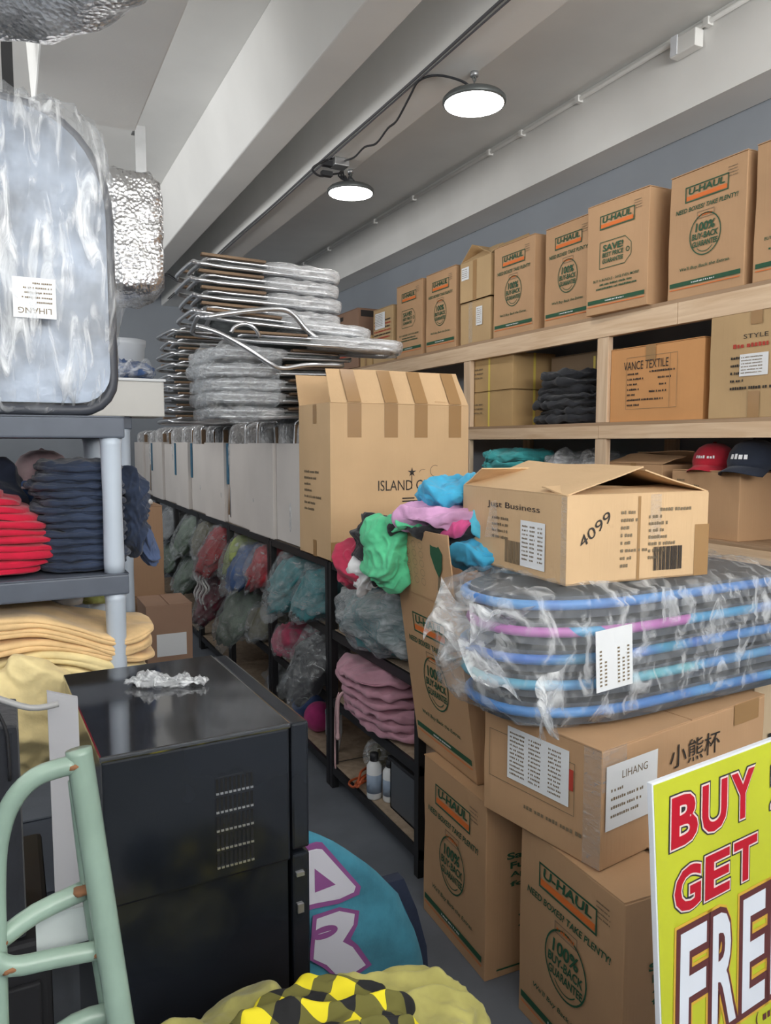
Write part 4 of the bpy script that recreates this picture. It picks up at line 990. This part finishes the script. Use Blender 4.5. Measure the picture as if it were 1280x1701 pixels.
# torn ends of the bag
def tail(pts0, pts1, n=26, k=14, amp=.03, seed=1):
    vs = []; fs = []
    for i in range(n + 1):
        s_ = i / n
        for j in range(k + 1):
            t_ = j / k; a = Vector(pts0[0]).lerp(Vector(pts0[1]), s_); b = Vector(pts1[0]).lerp(Vector(pts1[1]), s_)
            p = a.lerp(b, t_); q = Vector((p.x * 7, p.y * 7, p.z * 7 + seed))
            p += Vector((noise.noise(q), noise.noise(q + Vector((5, 0, 0))), noise.noise(q * 1.5 + Vector((0, 5, 0))))) * amp * (.3 + t_ * 1.6)
            p.z += .03 * math.sin(s_ * 16 + seed) * t_; p.y += .03 * math.cos(s_ * 13 + seed) * t_
            vs.append(p)
    for i in range(n):
        for j in range(k): a = i * (k + 1) + j; fs.append((a, a + 1, a + k + 2, a + k + 1))
    m_ = MB(); m_.add(vs, fs, 0, True); return m_
TB = film('torn_bag', .25, .8, 9, (2, 1, 2))
for i, (p0, p1) in enumerate((((( -.60, -.22, .10), (-.58, .22, .38)), ((-.70, -.16, .16), (-.68, .10, .24))),
                              (((-.58, -.25, .02), (-.50, -.27, .22)), ((-.68, -.36, .10), (-.64, -.33, .16))),
                              (((-.60, .20, .05), (-.54, -.20, .36)), ((-.69, .10, .20), (-.65, -.10, .32))))):
    mt = tail(p0, p1, seed=i * 4 + 1); mt.build('torn_plastic', TB, t)
P = Print(); P.rect(-.068, -.085, .068, .085, 4); Ml = Matrix.Translation((-.355, -.298, .215)) @ Matrix.Rotation(rad(-3), 4, 'Y') @ face_M('F', 0, 0, 0)
lb = P.place('paper_label', PM, t, Ml)
P = Print()
for k in range(5): [P.rect(-.055 + k * .018 + .03 * (k > 1), -.07 + i * .0105, -.047 + k * .018 + .03 * (k > 1), -.065 + i * .0105, 3) for i in range(10 - (k % 2) * 3)]
P.place('printing', PM, lb, Ml @ Matrix.Translation((0, 0, .0012)))

# carton on the boards
P = Print(); P.text('Just Business', .02, .075, .30, .024, 2, .0); [P.words(-.10, .03 - .02 * i, .10, .009, 3, 0, i) for i in range(4)]; P.barcode(-.02, -.10, .07, -.03, 3)
Q = Print(); Q.text('4099', -.16, .03, .13, .03, 2, .0, .2, 38)
for i in range(8): Q.words(-.07, .07 - .022 * i, (.05, .06, .03, .04, .04, .10, .04, .03)[i], .010, 3, 0, i); Q.words(.03 + .04 * (i == 0), .075 - .02 * i, (.12, .05, .07, .06, .07, .10, .06, .05)[i], .010, 3, 0, i + 9)
Q.barcode(.05, -.10, .16, -.03, 2)
def bill(R, x0, y0, x1, y1): table(R, x0, y0, x1, y1)
jb = carton('carton with tented flaps and 4099 handwritten on its front, atop the bagged boards', (1.655, 1.965, 1.352), .51, .60, .250, rad(-3.5), CBl, top='open', inside=CBl, flaps={'L': (16, .275), 'R': (17, .25), 'F': (7, .13), 'B': (30, .12)}, prints={'L': P, 'F': Q}, paper=[('L', .07, -.10, .20, .04, bill)], tapes=[('F', .035, -.01, .075, .124, TAPEc), ('F', .205, -.125, .26, .03, TAPE), ('F', -.01, -.125, .0, .12, TAPE), ('L', .275, -.125, .30, .125, TAPEc)])
m = MB(); m.add([(-.262, .10, .21), (-.262, .07, .215), (-.268, .04, .10), (-.268, .13, .09), (-.264, .085, .16)], [(0, 4, 1), (0, 3, 2, 4), (4, 2, 1)]) ; m.build('torn_tape', TAPEc, jb)

# ================================================================ COOLER
GLOSS = plain('cooler_black', (.010, .012, .016), .16, 0, .3, 3)
TOPM = plain('cooler_top', (.17, .17, .175), .08, .9, .12, 3, .03, 5)
t = thing('ice_maker', 'glossy black ice maker cabinet with side vents standing on the floor', 'appliance', (.318, 1.83, 0), rad(2.5))
CW, CDp, CHh = .385, .60, 1.15
MB().box(-CW / 2, CW / 2, -CDp / 2, CDp / 2, .84, CHh - .012, 0, None, .005).build('upper_cabinet', GLOSS, t)
MB().box(-CW / 2 + .008, CW / 2 - .004, -CDp / 2 + .008, CDp / 2 - .008, .03, .84).build('lower_cabinet', GLOSS, t)
MB().box(-CW / 2 - .003, CW / 2 + .003, -CDp / 2 - .004, CDp / 2 + .004, CHh - .012, CHh, 0, None, .004).build('top_panel', TOPM, t)
MB().box(CW / 2 + .004, CW / 2 + .045, -CDp / 2 + .0, CDp / 2 - .0, .86, CHh - .004, 0, None, .006).build('upper_door', GLOSS, t)
d2 = MB().box(CW / 2 + .004, CW / 2 + .045, -CDp / 2 + .0, CDp / 2 - .0, .06, .85, 0, None, .006).build('lower_door', GLOSS, t)
MB().box(CW / 2 + .012, CW / 2 + .03, -CDp / 2 - .006, -CDp / 2, .80, .808).box(CW / 2 + .014, CW / 2 + .028, -CDp / 2 - .006, -CDp / 2, .715, .735).build('hinge', ALU, d2)
for x in (-.15, .15):
    for y in (-.25, .25): MB().lathe([(.02, 0), (.018, .03)], 12).build('foot', BLACKPL, t).location = (x, y, 0)
VD = plain('vent_dark', (.002, .002, .002), .8)
for r_ in range(5):
    m = MB(); z = .868 + r_ * .040
    m.box(.028, .028 + 9 * .0092, -CDp / 2 - .0008, -CDp / 2 + .002, z - .005, z + .033, 2)
    for c_ in range(9):
        x = .030 + c_ * .0092
        m.box(x, x + .0048, -CDp / 2 - .0014, -CDp / 2 + .002, z, z + .030, 0)
        m.box(x - .0006, x + .0054, -CDp / 2 - .0035, -CDp / 2 + .002, z - .0035, z + .0005, 1)
    m.build('vent_row', [VD, ALU, GLOSS], t)
m = MB(); vs, fs = lump((.20, .045, .022), seed=9, e=2.2, amp=.014, freq=34, n=12); m.add(vs, fs, 0, True)
o = single('crumpled_plastic', 'scrap of crumpled clear plastic on top of the ice maker', 'plastic scrap', m, film('scrap', .3, .95, 40, (1, 1, 1)), (.335, 1.92, CHh + .001)); o.rotation_euler = (0, 0, rad(-25))
m = MB(); m.box(-.012, .012, -.004, .004, 0, .40, 0, None, .002)
m = MB(); m.prism([(0, .0), (.055, -.02), (.055, .42), (.0, .44)], -.006, .006, 0, Matrix.Rotation(rad(90), 4, 'X'))
single('white_panel', 'narrow white panel standing at the left side of the ice maker', 'panel', m, plain('panel_white', (.36, .36, .38), .6), (.052, 1.60, .83))
# its support under: black cabinet left of the ice maker
t = thing('black_cabinet', 'black cabinet in the dark corner behind the hand truck', 'cabinet', (-.22, 1.75, 0))
MB().box(-.24, .26, -.2, .25, 0, .80, 0, None, .01).build('body', plain('soft_black', (.008, .008, .010), .6), t)
MB().box(-.22, .24, -.212, -.2, .1, .72, 0, None, .004).build('door', plain('soft_black', (.008, .008, .010), .6), t)
# hanging black tote with wire handles
t = thing('tote_bag', 'black ribbed tote with wire handles at the lower left', 'bag', (-.10, 1.66, .802))
MB().box(-.16, .10, -.10, .09, 0, .42, 0, None, .012).build('bag_body', cloth_m('black_nylon', (.012, .014, .02)), t)
m = MB()
for k in range(4): m.box(-.12 + k * .055, -.115 + k * .055, -.104, -.099, .02, .42)
m.build('rib', BLK, t)
m = MB(); m.tube([(-.14, -.11, .49), (-.02, -.11, .52), (.05, -.11, .49), (.12, -.11, .455), (.17, -.11, .455)], .006, 8, 0, 4); m.build('handle', plain('grey_handle', (.3, .3, .3), .4), t)
for x in (.0, .06): MB().tube([(x, -.108, .50), (x + .005, -.108, .46), (x + .02, -.108, .41), (x + .022, -.106, .32)], .0035, 6, 0, 4).build('wire', BLK, t)

# ================================================================ HAND TRUCK
MINT = plain('mint_paint', (.24, .335, .275), .28, 0, .12, 9)
RUST = plain('rust', (.20, .09, .04), .8, 0, .3, 20)
t = thing('hand_truck', 'pale mint green tubular hand truck with rusty welds at the lower left', 'hand truck', (0, 0, 0))
rail = lambda z: Vector((.069 + (1.353 - z) * .100, 1.05 - (1.353 - z) * .14, z))
MB().tube([rail(1.352), rail(1.30), rail(1.2), rail(.9), rail(.5), rail(.06)], .0165, 14, 0, 5).build('side_rail', MINT, t)
MB().tube([rail(1.30) + Vector((-.008, .035, 0)), rail(1.15) + Vector((-.012, .045, 0)), rail(1.0) + Vector((-.012, .05, 0)), rail(.5) + Vector((-.01, .03, 0))], .0105, 10, 0, 4).build('side_rail', MINT, t)
MB().tube([(.064, 1.045, 1.335), (.018, 1.05, 1.325), (-.012, 1.05, 1.296), (-.028, 1.05, 1.25), (-.034, 1.05, 1.19), (-.036, 1.04, 1.10), (-.038, 1.02, .95), (-.04, .95, .5)], .0125, 12, 0, 5).build('handle_loop', MINT, t)
MB().tube([(-.034, 1.05, 1.118), (.01, 1.06, 1.137), (.070, 1.065, 1.150)], .013, 12, 0, 3).build('cross_bar', MINT, t)
MB().tube([(-.10, 1.03, 1.13), (-.05, 1.03, 1.115), (-.02, 1.03, 1.093), (.03, 1.03, 1.088), (.085, 1.03, 1.083)], .0125, 12, 0, 4).build('cross_bar', MINT, t)
MB().tube([(-.03, 1.02, .96), (.05, 1.03, .99), (.10, 1.03, .99)], .013, 12, 0, 3).build('cross_bar', MINT, t)
for z, dx in ((.9, 0), ): 
    MB().tube([(-.20, .98, z - .25), (-.10, .97, z - .25), (.11, .985, z - .25)], .012, 10, 0, 2).build('cross_bar', MINT, t)
for p in ((.064, 1.045, 1.335), (-.034, 1.048, 1.12), (.068, 1.06, 1.155), (-.022, 1.03, 1.094), (.083, 1.03, 1.084)):
    m = MB(); vs, fs = lump((.027, .027, .010), seed=2, e=2.2, amp=.002, freq=40, n=5, base=False); m.add(vs, fs, 0, True); o = m.build('weld', RUST, t); o.location = Vector(p) - Vector((0, 0, .005))
MB().box(-.12, .24, .72, .90, .03, .04).build('toe_plate', MINT, t)
for x in (-.1, .25):
    m = MB(); m.lathe([(.03, -.02), (.075, -.022), (.085, -.01), (.085, .01), (.075, .022), (.03, .02)], 24, 0, Matrix.Rotation(rad(90), 4, 'Y')); o = m.build('wheel', BLACKPL, t); o.location = (x, 1.0, .086)
m = MB(); m.box(.01, .078, 1.07, 1.078, 1.075, 1.125); m.build('bracket_plate', plain('plate_pale', (.50, .55, .55), .5), t)

# ================================================================ BLUE PRINTED CUSHION between cooler and boxes
t = thing('printed_beach_mat', 'folded turquoise beach mat with white and purple letters beside the ice maker', 'beach mat', (.84, 1.93, 0), rad(0))
BLUEF = cloth_m('turquoise_canvas', (.05, .24, .34), .15)
prof = [(-.26, .02), (.245, .02), (.232, .18), (.20, .30), (.15, .42), (.06, .53), (-.05, .63), (-.13, .685), (-.16, .70), (-.22, .68), (-.26, .6)]
mb = MB(); n = 22; vs = []; fs = []
def xr(z):
    for (xa, za), (xb, zb_) in zip(prof[1:8], prof[2:9]):
        if za <= z <= zb_: return xa + (xb - xa) * (z - za) / (zb_ - za)
    return prof[8][0]
for k in (0, 1):
    for i in range(n + 1):
        z = .02 + .68 * i / n; x1 = xr(z)
        for j in range(n + 1):
            u = j / n; x = -.26 + (x1 + .26) * u
            pf = (max(0, 1 - abs(2 * u - 1) ** 6)) ** .5 * (1 - (i / n) ** 8) ** .5
            y = (-1 if k == 0 else 1) * .028 * pf + .008 * noise.noise(Vector((x * 12, k * 3, z * 7))) + .006 * math.sin(z * 30 + x * 18) * (u > .4)
            vs.append((x, y, z))
N1 = (n + 1) ** 2
for k in (0, 1):
    for i in range(n):
        for j in range(n):
            a = k * N1 + i * (n + 1) + j; f = (a, a + 1, a + n + 2, a + n + 1); fs.append(f if k == 0 else f[::-1])
mb.add(vs, fs, 0, True); mb.build('mat_cover', BLUEF, t)
PUR = plain('print_purple', (.26, .08, .26), .8)
def on_mat(P, name, mats, lay):
    out = [(v[0] * 1.12 + .045, -.036 - lay - .004 * abs(noise.noise(Vector((v[0] * 12, 0, v[1] * 7)))), v[1]) for v in P.mb.v]
    P.mb.v = out; P.mb.build(name, mats, t)
WP = plain('print_white', (.62, .62, .70), .8); TQ = plain('print_turq', (.05, .24, .34), .8)
P = Print(); P.poly([(-.15, .665), (-.135, .66), (-.03, .50), (-.035, .478), (-.09, .468), (-.16, .475), (-.20, .47), (-.20, .66)], 0, 0); P.poly([(-.16, .455), (-.09, .458), (-.035, .43), (-.04, .39), (-.06, .355), (-.04, .33), (.0, .255), (-.06, .232), (-.10, .25), (-.13, .29), (-.17, .33)], 0)
on_mat(P, 'letter_outline', [PUR], 0)
P = Print(); P.poly([(-.15, .645), (-.135, .640), (-.045, .505), (-.05, .490), (-.09, .482), (-.155, .490), (-.19, .49), (-.19, .645)], 0, 0); P.poly([(-.15, .443), (-.09, .447), (-.048, .425), (-.052, .395), (-.082, .355), (-.055, .33), (-.018, .262), (-.06, .246), (-.10, .262), (-.125, .30), (-.16, .33)], 0)
on_mat(P, 'letters', [WP], .0012)
P = Print(); P.ring(-.13, .398, .035, .018, .017, 0, 20); P.poly([(-.155, .59), (-.10, .528), (-.155, .522)], 0); on_mat(P, 'letter_holes', [PUR], .0024)
m = MB(); m.prism([(-.24, 0), (.265, 0), (.25, .2), (.215, .33), (.17, .44), (.02, .44), (-.24, .44)], -.02, .02, 0, Matrix.Rotation(rad(90), 4, 'X'))
single('navy_panel', 'navy padded panel standing behind the turquoise beach mat', 'panel', m, cloth_m('navy_canvas', (.015, .025, .06)), (.855, 1.985, .001))

# ================================================================ FOREGROUND PILE
carton('carton under the yellow clothes at the bottom of the photo', (.47, 1.17, 0), .62, .42, .545, rad(3), CB)
OL = cloth_m('olive_yellow', (.36, .33, .10), .15)
def check(name):
    m, nt, p = nodes(name); p.inputs['Roughness'].default_value = .9
    tc = nt.nodes.new('ShaderNodeTexCoord'); mp = nt.nodes.new('ShaderNodeMapping'); mp.inputs['Scale'].default_value = (13, 13, 13); mp.inputs['Rotation'].default_value = (0.2, .3, .6)
    sp = nt.nodes.new('ShaderNodeSeparateXYZ'); nt.links.new(tc.outputs['Object'], mp.inputs[0]); nt.links.new(mp.outputs[0], sp.inputs[0])
    def step(o):
        f = nt.nodes.new('ShaderNodeMath'); f.operation = 'FRACT'; g = nt.nodes.new('ShaderNodeMath'); g.operation = 'GREATER_THAN'; g.inputs[1].default_value = .5
        nt.links.new(o, f.inputs[0]); nt.links.new(f.outputs[0], g.inputs[0]); return g.outputs[0]
    a = step(sp.outputs[0]); b = step(sp.outputs[1]); ad = nt.nodes.new('ShaderNodeMath'); ad.operation = 'ADD'; nt.links.new(a, ad.inputs[0]); nt.links.new(b, ad.inputs[1])
    hv = nt.nodes.new('ShaderNodeMath'); hv.operation = 'MULTIPLY'; hv.inputs[1].default_value = .5; nt.links.new(ad.outputs[0], hv.inputs[0])
    cr = nt.nodes.new('ShaderNodeValToRGB'); cr.color_ramp.interpolation = 'CONSTANT'; e = cr.color_ramp.elements
    e[0].position = 0; e[0].color = (.78, .66, .02, 1); e[1].position = .3; e[1].color = (.14, .13, .03, 1); n3 = e.new(.8); n3.color = (.012, .012, .014, 1)
    nt.links.new(hv.outputs[0], cr.inputs[0]); nt.links.new(cr.outputs[0], p.inputs['Base Color']); return m
o = soft('crumpled_shirt', (.42, .26, .14), OL, None, (.285, 1.28, .55), .2, seed=501, e=2.5, amp=.022, freq=8, n=24, folds=22); tagp(o, 'olive yellow shirt crumpled at the bottom left of the pile', 'shirt')
o = soft('crumpled_shirt', (.34, .24, .14), OL, None, (.62, 1.24, .55), -.2, seed=506, e=2.5, amp=.02, freq=8, n=24, folds=22); tagp(o, 'olive yellow shirt behind the checked shirt at the bottom right of the pile', 'shirt')
o = soft('plaid_shirt', (.32, .26, .10), check('yellow_black_check'), None, (.46, 1.20, .64), -.35, seed=511, e=2.3, amp=.022, freq=8, n=24, folds=22); tagp(o, 'yellow and black checked shirt on top of the pile', 'shirt')
o = soft('folded_cloth', (.12, .10, .12), cloth_m('denim_blue', (.05, .08, .14)), None, (.31, 1.15, .655), .5, seed=515, e=1.8, amp=.012, freq=12, n=12); tagp(o, 'dark blue cloth poking up in front of the olive yellow shirt', 'cloth')

# ================================================================ SIGN
YEL = plain('sign_yellow', (.54, .58, .03), .35, 0, .05, 3)
SRED = plain('sign_red', (.50, .004, .02), .35); SWH = plain('sign_white', (.74, .78, .86), .35); SBK = plain('sign_black', (.03, .03, .04), .35); SMAR = plain('sign_maroon', (.12, .03, .03), .4); SOR = plain('sign_orange', (.70, .42, .05), .4); SPK = plain('sign_pale', (.80, .66, .62), .35)
az, ti = rad(7), rad(4.5)
P0 = Vector((1.030, 1.0, 1.132)); L_ = 1.132 / math.cos(ti) - .004
u = Vector((math.cos(az), math.sin(az), 0)); bk = Vector((-math.sin(az), math.cos(az), 0)); v = bk * math.sin(ti) + Vector((0, 0, 1)) * math.cos(ti); nn = u.cross(v)
t = thing('sale_sign', 'yellow sale sign with red and white lettering leaning at the lower right', 'sign', P0 - v * L_)
t.rotation_euler = Matrix((u, v, nn)).transposed().to_euler()
SW = .62
MB().box(0, SW, 0, L_, -.012, -.001, 0, None, .001).build('foam_board', SWH, t)
MB().box(.004, SW - .004, .004, L_ - .004, -.001, 0).build('sign_face', YEL, t)
def sign_line(txt, cx, cy, w_, h_, cols, bold, shear=.08):
    P = Print()
    for k, (mi, b, lay) in enumerate(cols):
        g = (b - bold) * h_ * 1.35
        P.text(txt, cx, cy, w_ + 2 * g, h_ + 2 * g, mi, b, shear, 0, lay)
    P.place('lettering', [SRED, SWH, SBK, SMAR, SPK, SOR], t, Matrix.Translation((0, 0, .0012)))
def V(y): return L_ + y
def letters(s_, x0, wd, gap, ytop, ybot, cols, bold, shear=.08):
    P = Print()
    for i, ch in enumerate(s_):
        cx = x0 + wd / 2 + i * (wd + gap)
        for mi, b, lay in cols:
            g = (b - bold) * (ytop - ybot) * 1.2
            P.text(ch, cx, V((ytop + ybot) / 2), wd + 2 * g, (ytop - ybot) + 2 * g, mi, b, shear, 0, lay)
    P.place('lettering', [SRED, SWH, SBK, SMAR, SPK, SOR], t, Matrix.Translation((0, 0, .0012)))
c1 = [(2, .085, 0), (4, .06, 1), (0, .03, 2)]
letters('BUY', .048, .080, .013, -.040, -.135, c1, .03)
letters('GET', .050, .080, .013, -.178, -.262, c1, .03)
letters('2', .375, .080, .013, -.045, -.14, c1, .03); letters('1', .385, .05, .013, -.178, -.262, c1, .03)
letters('FREE', .055, .080, .020, -.300, -.525, [(5, .085, 0), (3, .065, 1), (1, .02, 2)], .02)
P = Print(); P.text('(', .30, V(-.56), .01, .03, 3, 0); P.words(.32, V(-.57), .2, .016, 3); P.place('lettering', [SRED, SWH, SBK, SMAR, SPK], t, Matrix.Translation((0, 0, .0012)))
